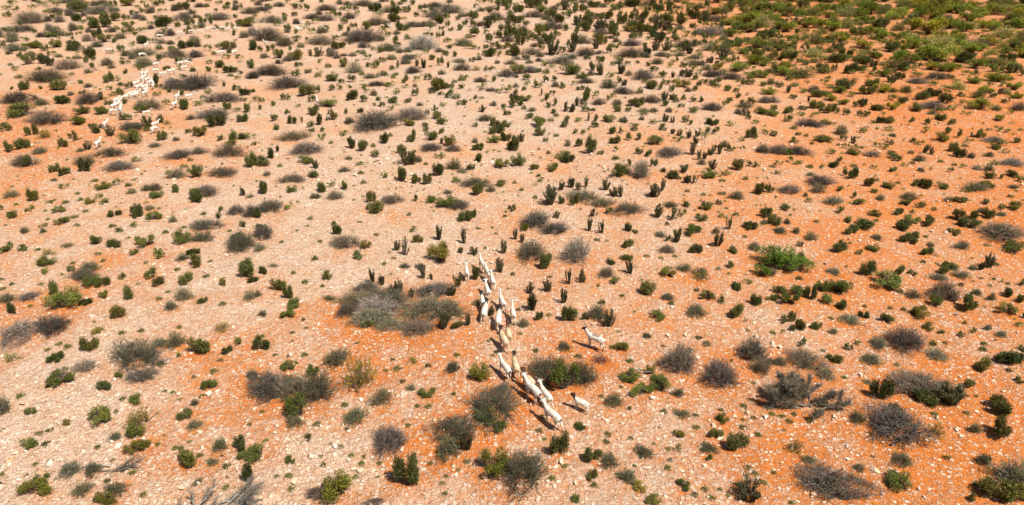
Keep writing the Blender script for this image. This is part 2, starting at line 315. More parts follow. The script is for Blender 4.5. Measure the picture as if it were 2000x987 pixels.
(500,250): """D 430 35 50 35;D 505 32 50 35;D 150 18 70 25;B 290 110 260 90;B 390 210 280 90;G 370 285 140 80;U 465 320 55 80;G 515 100 65 60;T 580 125 40 30;D 135 240 70 90;D 50 300 120 80;U 165 190 30 60;T 185 305 45 35;O 85 375 70 50;B 280 430 200 80;O 440 385 110 60;D 460 390 60 60;D 55 510 85 110;G 285 500 85 60;D 515 500 85 90;G 585 460 60 50;D 675 480 65 70;B 610 560 140 80;O 455 550 90 50;D 480 550 40 40;B 100 660 250 110;G 245 640 70 40;D 15 700 60 80;G 680 65 75 50;U 745 165 70 100;D 840 180 85 90;T 905 150 45 35;D 990 125 70 100;T 1035 70 40 40;D 915 235 65 60;O 715 250 60 40;G 800 300 65 45;O 680 345 100 50;T 810 360 60 35;G 990 388 80 50;T 830 435 50 40;T 590 245 35 18;T 915 270 30 18;T 855 275 30 15;D 1195 115 60 80;D 1225 80 50 70;D 1310 30 50 40;D 1425 48 50 50;G 1345 105 100 85;U 1430 125 25 50;G 1500 140 100 85;B 1350 185 200 60;B 1520 190 130 70;O 1690 120 50 50;D 1715 180 90 60;G 1835 120 100 60;D 1850 50 120 60;D 1930 105 80 80;D 1960 175 60 70;D 1730 270 80 75;T 1785 195 35 22;D 1130 210 80 80;U 1180 290 140 130;O 1250 270 80 60;D 1145 420 95 125;D 1240 430 90 70;D 1325 445 70 100;D 1405 385 95 115;O 1530 330 130 100;O 1590 355 90 50;G 1420 240 80 50;D 1660 330 70 55;G 1895 315 110 80;T 1310 290 40 30;B 1700 470 250 90;G 1545 430 80 55;D 1725 525 110 100;O 1810 500 80 60;G 1900 458 85 60;D 890 580 70 100;D 925 665 140 120;B 1050 590 170 80;D 1240 570 40 60;G 1345 585 90 70;O 1480 515 80 45;G 1490 620 180 90;B 1560 640 200 90;D 1630 735 130 90;D 1665 700 60 75;U 1410 870 50 120;U 1605 900 45 135;G 1215 805 80 45;D 1250 895 75 75;U 1090 950 45 85;U 1150 985 50 150;D 640 830 75 100;D 605 755 45 35;B 690 940 230 120;G 850 935 80 70;T 750 800 30 20;Y 930 840 60 25;D 785 985 60 50;B 60 870 180 120;D 50 830 110 90;O 30 960 100 80;T 495 885 40 25;U 1910 975 50 120;U 1685 985 60 80;D 1360 985 60 60;U 1580 970 40 60;T 1920 690 40 25;U 1955 630 30 40;T 1180 680 35 35;T 320 800 40 20""",
(1000,250): """D 30 180 80 130;G 50 300 110 110;U 70 110 60 70;G 215 65 80 80;D 260 115 45 40;T 340 70 50 30;O 430 145 60 80;D 515 150 55 75;D 490 50 45 45;D 550 55 35 40;D 610 205 90 165;D 680 210 50 40;G 400 255 130 80;D 440 275 90 80;D 175 325 80 55;G 315 340 100 75;T 205 170 25 40;T 280 205 40 35;D 795 125 80 65;D 785 50 70 60;D 840 50 40 50;D 905 105 50 65;D 985 100 55 65;G 1100 140 110 90;G 800 188 50 50;D 1160 28 60 30;D 945 25 60 25;D 980 210 60 60;D 1050 220 65 55;B 1210 230 220 90;T 800 250 70 40;U 1235 50 40 45;U 1295 65 40 55;U 1365 85 50 70;U 1425 70 45 60;G 1480 100 60 70;G 1285 110 90 40;U 1390 215 45 110;U 1415 130 50 60;U 1530 215 50 70;U 1600 205 40 90;U 1565 180 40 60;O 1635 155 60 80;D 1690 185 60 65;D 1535 50 80 45;D 1580 35 40 40;U 1440 250 40 85;U 1485 245 35 60;O 1460 290 70 60;D 1840 85 80 90;D 1880 90 40 40;G 1940 55 60 50;G 1765 105 60 25;T 1780 160 50 25;B 1930 200 110 80;D 1735 330 85 100;G 1800 270 50 25;D 1850 305 65 50;G 1650 370 85 45;G 1520 395 110 85;U 1545 330 60 90;U 1325 350 65 70;D 1100 305 60 70;O 1165 345 55 45;G 815 385 130 120;B 990 400 160 160;D 905 300 40 60;O 890 360 60 70;D 1235 405 85 75;U 1350 430 55 75;U 1400 430 55 70;T 1290 400 50 30;T 20 435 45 30;T 205 380 45 30;T 215 420 45 35;T 75 490 45 35;T 180 550 45 35;D 10 650 50 60;O 180 450 50 30;U 460 465 60 90;U 515 490 50 75;U 570 465 35 100;U 375 490 50 80;U 295 600 100 160;U 385 590 60 70;U 725 485 60 95;U 790 535 80 80;U 840 540 50 100;U 1095 545 100 110;U 1150 495 75 110;B 540 580 280 100;D 510 590 70 90;B 700 620 200 90;B 890 680 270 110;D 750 665 60 60;U 630 690 60 70;U 595 800 35 130;U 695 820 60 110;D 465 600 50 70;B 180 780 260 150;B 330 830 220 110;G 90 800 80 70;U 345 700 60 60;D 885 805 60 70;D 950 815 55 35;D 890 930 85 80;T 730 880 35 22;U 1125 695 70 110;U 1240 715 85 110;O 1220 620 110 60;G 1320 690 70 60;D 1325 615 80 50;T 1195 755 40 40;G 1500 640 95 80;D 1595 600 50 45;T 1525 530 30 25;T 1475 525 45 30;T 1350 498 45 30;O 1730 560 120 80;T 1620 520 70 25;D 1890 515 95 95;D 1965 500 40 60;G 1395 830 145 90;G 1455 725 100 60;U 1675 790 60 110;G 1630 700 80 45;D 1830 795 100 75;D 1950 700 80 90;O 1945 750 70 50;U 1270 890 65 120;D 1210 880 50 50;O 1145 850 90 60;U 1580 920 75 120;O 1570 820 70 60;O 1870 950 110 80;T 1795 850 45 30;B 1190 975 120 80;D 1420 985 110 85;D 1700 975 75 60;T 1650 630 40 22;T 1725 680 55 35;T 1800 405 50 35;T 1620 420 60 30;U 25 865 35 100;U 75 890 40 80;D 120 660 0 0""",
(1500,250): """D 35 65 60 45;D 230 60 45 28;T 295 70 40 30;D 200 125 65 50;G 420 120 130 70;O 560 60 110 90;D 575 105 50 50;U 650 125 45 65;T 540 140 30 35;G 725 40 80 50;G 930 30 80 40;G 1215 40 60 50;O 960 70 70 30;B 80 205 170 80;B 230 215 190 80;D 130 215 90 40;G 170 270 60 60;G 235 295 85 40;G 80 290 60 40;G 480 205 80 50;D 550 260 50 40;G 590 165 60 45;G 660 175 60 50;G 670 215 110 55;B 800 230 140 60;T 720 160 40 25;D 935 135 60 45;G 840 150 60 40;G 905 170 80 35;D 1110 115 50 40;G 1160 140 80 45;T 1040 110 30 25;D 970 240 90 40;D 940 215 50 40;D 1000 265 65 50;U 1200 200 60 80;U 1260 210 50 65;O 1165 265 90 60;D 1410 185 80 80;D 1470 240 90 90;G 1320 110 110 80;D 1390 55 60 60;D 1470 80 40 70;U 1570 75 30 45;D 1640 85 80 70;O 1560 240 60 60;G 1550 120 70 40;B 1740 120 160 60;G 1735 170 90 60;G 1820 140 80 50;D 1915 125 60 50;G 1770 30 80 40;G 1850 45 60 40;O 1700 230 80 50;G 1820 200 70 40;D 500 310 85 60;G 420 320 50 40;D 580 375 45 70;D 650 405 75 95;G 815 318 50 35;D 960 340 65 45;T 740 290 25 18;O 1175 345 70 45;T 1250 325 35 28;D 1405 345 40 40;G 1510 315 60 35;T 1330 270 50 30;G 1740 290 70 45;B 1880 300 190 70;O 1610 330 90 50;O 1700 340 90 60;G 1710 400 90 65;D 1795 400 35 45;G 1875 385 100 65;D 1950 420 60 50;G 80 365 55 40;O 325 375 70 40;B 400 460 240 100;B 160 510 180 80;O 380 510 110 90;D 545 490 60 45;D 20 505 50 70;D 295 535 45 35;G 315 580 60 45;D 770 455 65 85;T 835 415 45 30;G 935 475 95 65;T 1000 435 45 28;D 1150 455 80 70;D 1215 475 80 85;G 1330 475 100 60;O 1600 495 180 70;G 1680 475 110 70;D 1545 500 60 45;O 1890 475 90 40;D 820 505 65 35;O 865 565 70 60;O 500 600 160 80;D 545 660 60 60;G 700 605 90 65;D 655 545 40 55;B 1085 560 140 70;G 1070 600 100 60;D 1165 620 80 50;O 1400 575 100 35;D 1485 580 90 50;T 1280 640 45 35;D 1690 595 65 45;T 1870 540 50 30;D 1810 640 70 50;G 1910 645 100 80;O 1795 685 80 45;D 1690 700 90 90;O 1640 660 60 50;D 1580 710 70 75;G 1460 720 100 105;D 120 640 80 50;D 30 760 110 90;D 15 660 45 40;T 170 680 30 25;O 145 745 60 50;G 820 690 95 60;T 835 725 40 30;D 605 730 75 50;G 720 790 160 100;D 640 830 110 80;D 1000 680 90 50;D 1020 795 130 85;G 1100 750 110 80;T 1110 660 40 35;D 1235 760 100 85;D 1530 785 140 80;T 1630 740 60 30;D 1400 810 60 40;D 1440 835 75 55;O 90 820 120 60;O 215 820 60 60;O 330 870 100 80;T 375 735 50 30;D 240 920 45 45;O 835 870 100 55;G 820 960 115 65;D 1095 905 150 80;T 1215 850 40 28;O 1250 920 60 45;O 1495 945 120 80;T 1690 915 50 25;D 570 970 130 70;D 560 920 60 50;D 700 985 50 45;D 1205 985 110 45;B 1800 880 380 130;G 1900 985 170 110""",
(0,0): """B 240 185 240 90;B 170 250 190 60;O 100 330 110 90;D 20 375 60 60;O 420 290 160 50;D 410 150 60 45;D 600 165 75 55;D 685 165 30 45;G 60 80 80 40;G 320 45 90 45;B 560 30 180 40;B 430 100 120 40;D 590 100 130 50;B 780 110 200 50;G 250 70 55 40;D 860 170 120 60;D 975 160 55 50;G 1000 220 90 50;D 785 220 130 60;G 400 295 90 40;D 530 285 60 40;G 620 230 70 35;D 745 295 65 70;O 930 305 90 50;G 810 330 80 60;D 965 265 40 50;D 1020 265 50 55;G 1090 255 90 45;D 1100 340 90 60;G 1180 340 70 45;D 580 400 80 75;G 430 370 85 60;D 345 400 60 55;O 120 400 130 60;D 150 450 40 50;G 220 505 90 80;D 325 500 60 80;U 385 515 60 80;G 200 370 75 40;D 690 460 80 90;D 725 470 35 35;D 940 400 60 60;B 1090 440 210 50;O 830 510 110 60;B 525 540 170 80;G 945 475 50 35;O 1110 520 170 60;D 1220 475 60 55;D 1090 545 50 55;D 710 530 40 50;O 680 570 60 40;B 360 640 300 110;G 375 640 60 40;D 200 695 75 70;D 480 700 130 70;D 840 640 70 75;G 905 630 55 45;G 840 700 60 40;D 965 570 50 35;O 680 680 60 40;B 140 805 280 90;O 320 820 110 60;D 500 805 110 70;B 680 810 170 100;D 640 730 50 35;U 775 775 60 65;D 935 740 60 60;G 640 885 100 70;G 780 885 120 40;G 180 910 210 90;B 360 970 300 120;G 600 970 120 80;D 30 985 70 40;B 1140 850 250 90;G 1090 880 90 60;G 1220 745 70 45;D 1220 645 60 70;D 970 930 90 40;U 1240 955 45 75;U 1145 985 70 90;B 990 985 80 50;B 1060 985 90 45;Y 1290 965 60 40;D 720 985 60 25;O 780 985 60 35;B 1340 690 160 90;B 1500 700 330 120;D 1310 720 40 50;D 1400 750 50 60;B 1720 800 260 90;D 1410 850 90 80;G 1530 820 70 50;B 1650 930 280 90;D 1690 985 150 70;D 1760 850 60 70;G 1830 870 60 45;D 1915 870 60 70;D 1870 945 80 70;B 1470 930 70 50;D 1270 210 90 80;D 1220 210 40 50;G 1290 255 90 45;D 1320 185 60 50;B 1420 160 120 60;D 1480 200 50 60;D 1540 180 60 60;D 1640 190 50 60;B 1690 160 170 60;D 1430 80 90 45;D 1350 70 50 35;G 1250 100 70 35;D 1450 230 40 30;D 1820 140 40 30;D 1670 90 30 25;D 1850 70 40 40;B 1930 110 130 50;G 1920 210 130 35;B 1950 280 80 70;G 1600 300 60 35;O 1500 340 110 60;D 1440 375 95 55;G 1610 400 65 60;D 1760 385 100 60;G 1680 370 50 35;D 1940 390 80 70;D 1350 420 90 60;B 1350 450 180 70;B 1510 450 110 60;D 1380 500 60 60;G 1745 455 70 40;G 1850 455 70 35;D 1700 525 90 50;D 1610 555 60 40;D 1780 565 90 50;D 1940 530 70 60;G 1610 500 60 40;B 1950 610 110 60;O 1490 555 60 35;U 1730 670 25 45;D 1830 705 60 50;D 1890 740 70 60;D 1800 275 50 45;D 1040 120 60 40;B 1060 150 80 45;D 1100 100 50 40;G 1160 200 60 40;G 1000 50 120 50;D 1140 70 40 40;D 1190 50 70 45;D 875 50 50 50;B 790 40 110 40;G 660 50 60 40;G 110 40 80 40;D 1180 90 40 40;G 1120 30 60 35;D 1240 40 60 40;D 1480 20 80 30;G 1610 20 60 25;D 1600 60 50 30;D 1770 50 60 30;B 1540 60 80 35;G 1690 40 60 35;T 900 235 50 35;T 440 230 40 30;T 280 345 60 30;T 600 460 60 35;T 80 510 40 25;T 540 390 60 30""",
(500,0): """B 120 180 170 50;B 100 320 230 100;O 220 360 160 50;D 40 400 40 45;D 95 400 40 50;D 128 390 35 50;B 500 350 220 70;D 640 380 90 45;D 730 345 35 38;B 830 330 310 90;D 960 325 60 45;D 1020 285 45 40;G 340 305 40 40;G 395 220 50 60;D 250 240 70 50;D 545 240 45 48;D 660 240 60 50;D 710 250 45 45;D 760 215 60 40;G 855 230 75 60;B 930 200 170 60;B 1220 210 130 40;D 1130 240 90 60;D 1075 330 55 60;B 1280 390 230 100;O 1020 400 150 50;D 970 410 60 50;G 185 455 80 70;D 310 465 100 80;D 270 390 35 35;U 425 435 30 50;U 480 440 70 60;D 560 430 40 60;B 590 440 80 60;G 865 465 75 50;D 930 530 55 70;O 1045 465 100 35;B 1170 465 100 45;G 1245 455 90 45;D 1100 530 35 60;U 1240 515 30 50;U 1295 530 35 70;B 1210 570 120 55;D 1370 465 70 35;D 1425 510 50 75;U 1480 525 20 50;D 1525 440 50 45;B 1570 490 110 40;Y 1700 550 70 45;B 1590 550 130 60;B 120 590 240 90;B 250 690 290 100;D 390 740 120 90;D 310 595 60 60;D 410 570 60 40;D 330 520 60 40;D 680 520 80 60;O 760 570 120 90;D 735 640 60 60;G 600 630 90 70;D 660 650 45 45;G 640 695 60 45;D 480 720 40 60;D 225 780 70 55;O 880 610 100 40;B 930 670 130 45;G 1040 675 90 40;G 820 690 70 50;D 745 775 90 80;D 840 790 60 60;G 850 720 45 35;D 950 780 45 35;D 975 830 45 50;G 1060 800 90 50;D 1170 795 55 40;D 1225 745 55 70;G 1150 685 50 35;G 1240 635 50 50;D 1155 625 50 50;D 1330 625 60 55;D 1420 710 150 100;D 1490 690 70 45;D 1585 815 80 45;D 1685 765 45 28;D 1590 685 50 40;B 1730 640 100 45;G 1620 615 60 35;D 1670 480 50 40;B 1930 600 120 70;D 1825 540 40 30;D 1915 830 45 30;B 1810 710 100 35;G 1900 725 100 40;D 45 795 45 40;D 130 820 50 40;D 40 850 45 40;D 245 880 50 35;G 325 835 45 35;D 440 890 100 70;G 560 830 130 60;D 600 930 50 90;D 690 880 40 45;D 805 880 60 45;D 150 940 60 60;D 285 960 60 70;D 500 970 60 90;D 425 985 60 50;U 355 945 20 45;D 885 930 35 45;O 720 960 90 60;B 930 1010 400 90;G 1050 855 60 40;B 1200 935 240 110;D 1170 980 90 60;D 1385 860 45 50;D 1405 920 80 60;D 1320 885 40 45;D 1450 965 100 35;D 1300 985 50 40;U 1740 870 50 60;B 1770 940 130 60;D 1690 985 40 40;D 1850 985 80 70;G 1930 985 80 60;D 1800 440 90 70;D 1780 380 50 40;D 1895 385 80 50;D 1840 360 60 40;D 1850 400 40 30;D 1690 280 100 60;D 1800 310 50 50;D 1900 300 80 60;G 1340 240 60 60;D 1400 295 40 50;U 1440 280 40 40;O 1600 360 150 50;G 1640 385 100 40;B 1480 110 240 60;B 1380 140 150 45;B 1850 160 130 60;D 1690 150 70 60;D 1610 200 50 50;D 1470 150 50 45;D 1555 160 40 45;B 1380 60 120 40;D 1160 100 80 50;D 1240 130 50 40;O 1020 100 100 50;D 920 90 80 60;G 940 130 90 45;D 1070 170 80 60;D 400 85 50 60;B 540 85 150 40;D 600 105 40 40;D 640 135 60 45;B 720 150 90 50;B 440 150 140 40;B 540 165 110 45;D 90 75 70 40;G 290 55 50 30;B 180 55 80 35;G 790 125 50 50;D 770 80 50 40;D 500 25 40 35;D 1060 50 60 50;D 1140 30 50 40;D 1210 40 60 40;D 1260 90 40 55;G 1700 65 50 40;B 1810 80 90 30;D 1900 50 90 60;D 1940 80 60 50;D 1960 120 50 40;B 830 50 160 45;B 40 90 110 40;G 90 110 50 25;D 1480 210 40 50;D 1680 210 50 60;B 1750 205 110 40;D 1890 240 50 55;B 1340 205 100 45;D 1360 280 40 30;G 500 490 50 35;T 790 410 50 22;T 980 590 90 40;T 1080 585 40 28""",
(1000,0): """B 310 230 190 60;B 170 140 140 50;B 540 340 150 70;B 150 430 180 50;U 310 430 110 100;B 380 500 190 60;B 570 440 170 70;D 585 465 60 40;B 920 360 150 50;B 920 450 220 80;D 1050 430 70 60;D 740 415 60 60;B 1160 440 120 40;B 1340 370 200 60;U 1370 420 60 60;U 1190 395 60 50;O 1120 500 100 50;D 780 510 50 35;D 840 485 35 40;D 890 500 45 32;D 965 495 35 30;U 620 550 50 70;U 690 585 90 80;U 840 575 50 75;B 1010 620 180 80;D 1040 515 50 35;D 1095 555 60 50;D 1160 600 65 60;G 450 580 140 90;B 570 650 130 50;G 545 610 90 50;G 40 580 100 80;B 130 570 140 60;D 130 605 40 30;D 200 680 60 60;D 260 640 50 55;D 335 630 50 45;D 395 685 50 50;D 525 700 60 40;D 590 730 60 60;D 570 785 70 90;U 500 820 35 70;U 225 740 25 55;D 270 775 60 60;D 335 820 50 60;D 280 835 55 45;U 415 865 50 80;U 460 870 45 70;G 100 785 95 50;D 25 740 45 55;O 30 680 50 40;D 330 880 60 40;O 155 865 70 40;D 420 935 55 45;D 405 980 80 50;D 130 920 70 50;G 210 985 130 90;G 520 945 70 40;U 590 935 30 70;O 620 860 60 30;G 760 950 110 60;O 860 950 80 50;B 670 815 110 60;B 860 730 150 60;O 740 690 120 80;U 865 665 40 50;O 810 815 90 50;D 805 845 65 35;D 960 830 110 70;B 1070 800 160 70;U 1175 780 45 70;U 1240 775 50 50;D 1325 775 45 40;D 1400 790 50 45;D 1450 790 50 45;O 1010 870 90 40;O 1090 870 90 40;D 1075 690 110 60;D 1140 695 45 50;D 1185 660 60 50;U 1240 600 25 45;U 1300 590 40 50;U 1355 600 65 65;G 1310 680 110 60;D 1235 710 60 50;B 1540 600 150 60;B 1690 620 150 60;D 1530 665 80 50;D 1770 670 40 70;D 1660 705 80 35;D 1680 800 70 50;D 1740 765 50 50;B 1540 860 150 70;D 1400 875 80 40;D 1330 950 50 60;D 1380 965 40 40;U 1180 945 50 65;U 1240 950 35 50;G 1095 960 60 45;D 1155 985 50 35;D 1550 970 90 60;G 1690 975 60 40;U 1800 900 60 70;D 1850 810 60 60;D 1780 820 50 50;G 1910 885 110 60;B 1790 840 130 50;B 1950 800 100 60;G 1870 960 70 40;D 645 985 60 50;G 930 985 80 30;Y 300 940 70 40;U 640 940 30 60;D 660 470 35 40;D 700 470 35 40;O 1400 510 100 50;B 1400 460 90 40;D 1265 475 35 35;U 1500 490 25 45;U 1535 490 35 50;U 1580 505 30 40;U 1470 490 25 25;U 1630 465 90 60;U 1705 470 35 45;U 1745 470 20 40;G 1830 500 130 80;D 1680 370 90 60;U 1725 340 22 50;D 1560 365 30 40;D 1510 350 80 45;G 1760 420 100 50;G 1900 380 150 70;O 1750 540 80 45;G 1900 610 130 60;B 1540 280 220 60;O 1440 265 90 40;D 1600 210 60 45;G 1810 190 180 90;B 1560 170 140 50;D 240 350 40 40;D 430 350 40 45;D 200 235 55 50;D 300 320 80 45;D 350 350 40 40;D 400 410 40 55;D 120 200 60 40;D 40 180 110 55;D 30 440 80 90;D 60 300 100 45;D 120 465 70 45;D 860 560 30 40;O 80 250 110 40;G 1330 270 80 40;D 1240 260 60 60;U 1180 240 70 60;D 1150 310 90 50;D 840 190 70 80;D 770 260 90 80;U 680 240 80 90;D 640 310 50 45;U 660 250 40 80;D 580 200 60 80;D 480 190 60 60;D 360 180 70 60;D 290 150 80 70;D 440 120 60 50;D 520 90 70 60;D 620 150 100 60;D 720 150 90 60;D 830 130 60 50;D 1010 150 90 60;D 940 230 100 60;D 1070 250 90 60;D 1160 160 50 50;D 1210 190 70 80;D 1290 180 40 35;D 1290 140 45 50;D 1400 150 80 70;D 1470 150 90 60;D 1390 220 50 45;G 1000 250 110 60;D 640 60 90 50;D 930 60 110 60;D 1130 90 90 60;D 380 60 70 50;D 170 70 110 80;D 60 100 90 50;D 800 80 90 50;B 1040 50 100 40""",
(1500,0): """O 1310 390 270 110;O 1810 300 200 80;G 1240 270 240 110;O 1950 320 100 90;B 1600 380 190 80;G 1330 490 270 100;G 1050 500 200 80;D 1090 190 100 80;D 890 215 120 50;D 1020 90 120 60;O 370 345 130 90;D 680 280 90 60;D 600 690 140 80;G 630 750 80 50;B 1300 620 190 60;B 1150 650 150 50;D 1185 775 110 70;D 1360 800 90 80;B 1260 850 210 70;G 1620 860 150 100;B 1930 860 110 80;D 850 860 90 60;D 720 830 60 70;D 670 830 45 50;D 870 955 70 60;D 950 960 80 60;D 1110 945 60 40;D 1235 970 60 60;D 1330 935 80 60;G 1790 940 80 60;D 1410 970 60 50;D 370 850 100 70;D 140 880 90 60;D 150 945 60 60;D 410 880 50 60;G 350 910 60 50;B 320 985 200 60;G 440 970 90 50;D 540 880 45 50;D 600 890 55 60;D 710 900 50 50;D 760 905 50 50;D 40 860 60 50;U 310 790 20 45;U 155 720 35 60;B 40 800 90 60;B 350 720 100 60;G 430 745 90 50;O 240 610 200 80;D 420 550 100 60;D 500 560 45 70;D 600 570 65 70;D 700 550 90 60;O 710 480 140 80;D 820 555 50 45;D 900 560 70 40;D 960 580 45 50;D 290 510 60 50;D 600 440 80 60;D 320 430 60 60;D 160 400 80 60;D 40 450 60 60;D 210 380 60 60;D 280 390 60 50;U 120 190 40 40;U 160 220 35 40;U 220 260 25 35;U 505 370 30 40;U 80 230 40 35;D 1140 530 80 45;G 1150 600 100 45;G 870 720 110 70;O 1060 720 100 60;D 790 670 100 60;D 1010 620 70 60;U 950 640 60 50;G 950 380 100 70;G 1600 400 130 40;G 1880 370 130 60;D 1530 490 140 50;O 1770 520 170 70;G 1890 540 110 50;G 1530 590 80 50;D 1610 580 60 40;G 1770 640 150 90;D 1960 590 60 60;G 1590 650 90 60;G 1670 730 120 60;G 1900 700 120 60;D 1490 750 60 40;U 1780 730 40 50;G 1500 820 70 50;G 1350 700 80 50;G 1230 710 60 40;G 950 780 100 40;D 1410 610 60 35;G 1450 640 60 35;O 480 470 100 50;G 200 490 80 40;D 120 360 80 50;D 60 310 90 40;G 40 100 140 80;D 260 70 80 70;G 400 100 130 70;G 540 110 130 60;G 760 80 110 70;D 660 110 60 50;G 210 130 120 60;G 470 230 150 70;G 350 190 110 50;G 740 240 80 40;D 540 195 60 40;D 240 190 90 40;G 660 190 110 45;D 890 90 90 50;G 990 120 110 45;G 1230 50 220 60;G 1260 110 180 70;G 1400 100 110 70;G 1460 40 120 50;G 1600 60 90 50;O 1830 60 170 70;G 1650 110 100 50;G 1790 80 90 50;G 1920 90 110 50;G 1550 170 140 70;G 1470 190 90 50;O 1550 230 110 60;B 1380 170 90 60;G 1700 210 100 50;G 1800 200 60 60;G 1920 160 100 50;G 1880 220 120 60;G 1010 300 100 50;D 820 310 40 45;G 870 250 80 40;G 1180 330 80 50;G 860 460 70 40;G 840 410 60 40;G 740 380 110 70;D 770 400 60 50;G 1440 320 150 60;G 1220 440 60 40;G 1670 300 70 40;D 530 400 60 60;U 560 380 40 50;D 480 330 90 50;G 580 310 90 60;G 320 560 80 50;D 60 560 90 50;D 100 520 50 45;G 460 630 60 50;G 800 600 90 45;G 740 570 60 40;G 1400 530 110 40;G 1280 520 70 50;U 810 520 60 50;D 400 400 60 50;D 40 250 80 50;G 270 270 90 50;D 180 320 70 40;O 1700 500 120 60""",
}
GOATS_FILE = [  # x, y of the hooves' middle, heading (degrees, 90 walks away from the viewer), coat, pose, scale, label
 (912,545,97,'white','stand',.92,'white goat standing apart beside the leafy plant at the head of the file'),
 (943,531,112,'white','look',1.0,'long-necked white goat leading the file, ahead of the leafy plant'),
 (953,548,108,'white','walk_a',1.0,'second white goat of the file, walking behind the leader'),
 (962,562,100,'white','walk_b',.95,'third white goat of the file, close behind the second'),
 (952,582,102,'white','walk_a',.98,'white goat in front of the two round-backed black-headed sheep'),
 (943,603,98,'black_head','walk_b',.88,'black-headed sheep half hidden behind another black-headed sheep'),
 (947,624,80,'black_head','walk_a',1.02,'plump white sheep with black head turned, beside a small upright succulent'),
 (981,606,104,'white','look',1.0,'slim white goat with dark tail just ahead of a black-headed sheep'),
 (974,640,84,'black_head','walk_b',1.08,'plump white sheep with black head in the middle of the file'),
 (1002,628,95,'white','look',.98,'white goat with raised neck walking alone to the right of the file'),
 (993,668,96,'dark_head_cream','walk_a',1.0,'dark-necked cream sheep half behind a black-headed cream sheep'),
 (984,682,108,'black_head_cream','walk_b',1.08,'cream sheep with black head and long dark shadow, behind the dark-necked one'),
 (987,736,118,'white','walk_a',1.02,'pinkish white goat turning its head beside the black-headed cream sheep'),
 (1007,732,98,'black_head_cream','walk_b',1.0,'cream sheep with black head walking beside the pinkish white goat'),
 (1034,762,128,'dark_head_cream','walk_a',.98,'dark-headed cream goat hidden behind the big white goat'),
 (1040,782,126,'white','walk_b',1.16,'big white goat with lowered neck in front of the dark-headed one'),
 (1066,790,118,'white_horned','walk_a',1.02,'horned white goat between the big white goat and the last one'),
 (1078,832,128,'white','walk_b',1.12,'white goat with dark tail, last of the file'),
 (1135,803,150,'black_head','stand',.82,'small black-headed lamb standing apart from the file'),
 (1162,681,146,'black_patch','stand',1.08,'lone white goat with black head, back patch and dark hooves'),
]
FLOCK = """850 415 5 s;1130 372 65 l;1235 300 15 g;1100 447 40 g;1210 522 15 s;1208 570 20 s;1265 600 25 l;1330 577 30 s;1395 515 20 s;1425 505 35 s;1452 510 15 g;1425 548 30 s;1390 277 10 g;1480 263 0 g;1540 262 5 g;1612 243 15 s;1645 235 0 g;1718 238 20 s;1757 246 10 g;1822 243 0 g;1688 432 190 s;1715 425 10 g;1810 426 40 s;1102 600 95 l;1132 590 75 l;1098 635 100 a;1120 625 85 b;1140 640 70 a;1165 665 80 b;1185 690 105 a;1056 672 70 s;1078 700 60 a;1096 690 85 b;1120 700 75 a;1132 722 90 b;1125 748 60 a;1178 660 110 b;970 782 20 a;998 768 30 b;1022 752 40 a;1045 765 25 b;1066 748 55 a;905 800 70 b;930 812 80 a;882 850 85 b;908 842 70 a;940 855 100 b;938 878 95 a;886 893 10 s;1138 902 12 s;1352 838 75 l;1372 775 70 l;1465 772 20 l;822 990 75 s;1203 990 40 s;765 1145 80 s;1195 1030 60 g"""
# tile x y in the first square (0,0); second list is in the square (500,0)
FLOCK2 = """80 350 175 l white;315 235 190 s white;318 246 80 s white;342 248 60 s white;355 200 160 l white;525 245 175 s white;972 220 185 g cream;1035 225 170 l white;1062 256 20 g cream;1632 292 20 g cream;1680 296 170 g cream;475 815 110 l white;560 925 95 s black"""
# ---------------------------------------------------------------- plant shapes (1 m wide, 1 m tall, then scaled)
def unit(v):
    return v / np.maximum(np.linalg.norm(v, axis=-1, keepdims=True), 1e-9)

def leaves(c, d, ln, wd, r):
    """pointed leaves at c along d: one kite-shaped quad each"""
    n = len(c)
    d = unit(d)
    s = unit(np.cross(d, unit(r.normal(size=(n, 3)))))
    up = np.cross(s, d)
    ln = np.broadcast_to(np.asarray(ln, float).reshape(-1, 1), (n, 1)); wd = np.broadcast_to(np.asarray(wd, float).reshape(-1, 1), (n, 1))
    v = np.empty((n, 4, 3))
    v[:, 0] = c - d * ln * .5
    v[:, 1] = c + s * wd * .5 + up * wd * .12
    v[:, 2] = c + d * ln * .5
    v[:, 3] = c - s * wd * .5 + up * wd * .12
    return v.reshape(-1, 3), np.arange(n * 4).reshape(n, 4)

def tubes(p, r0, r1, r, k=3):
    """p (n,m,3) polylines -> k-sided tapering tubes, open at the base, closed to a point"""
    n, m, _ = p.shape
    r0 = np.broadcast_to(np.asarray(r0, float), (n,)); r1 = np.broadcast_to(np.asarray(r1, float), (n,))
    d = unit(p[:, -1] - p[:, 0])
    s = unit(np.cross(d, unit(r.normal(size=(n, 3))))); t = np.cross(d, s)
    V = np.empty((n, m, k, 3))
    for j in range(m):
        rad = (r0 + (r1 - r0) * j / (m - 1))[:, None]
        for i in range(k):
            a = 2 * math.pi * i / k
            V[:, j, i] = p[:, j] + rad * (s * math.cos(a) + t * math.sin(a))
    base = (np.arange(n) * m * k)[:, None]
    F = []
    for j in range(m - 1):
        for i in range(k):
            q = np.array([j * k + i, j * k + (i + 1) % k, (j + 1) * k + (i + 1) % k, (j + 1) * k + i])
            F.append(base + q[None])
    return V.reshape(-1, 3), np.concatenate(F)

class Bag:
    def __init__(s): s.v = []; s.f = []; s.n = 0
    def add(s, vf):
        v, f = vf; s.v.append(v); s.f.append(f + s.n); s.n += len(v)
    def out(s): return np.concatenate(s.v), np.concatenate(s.f)

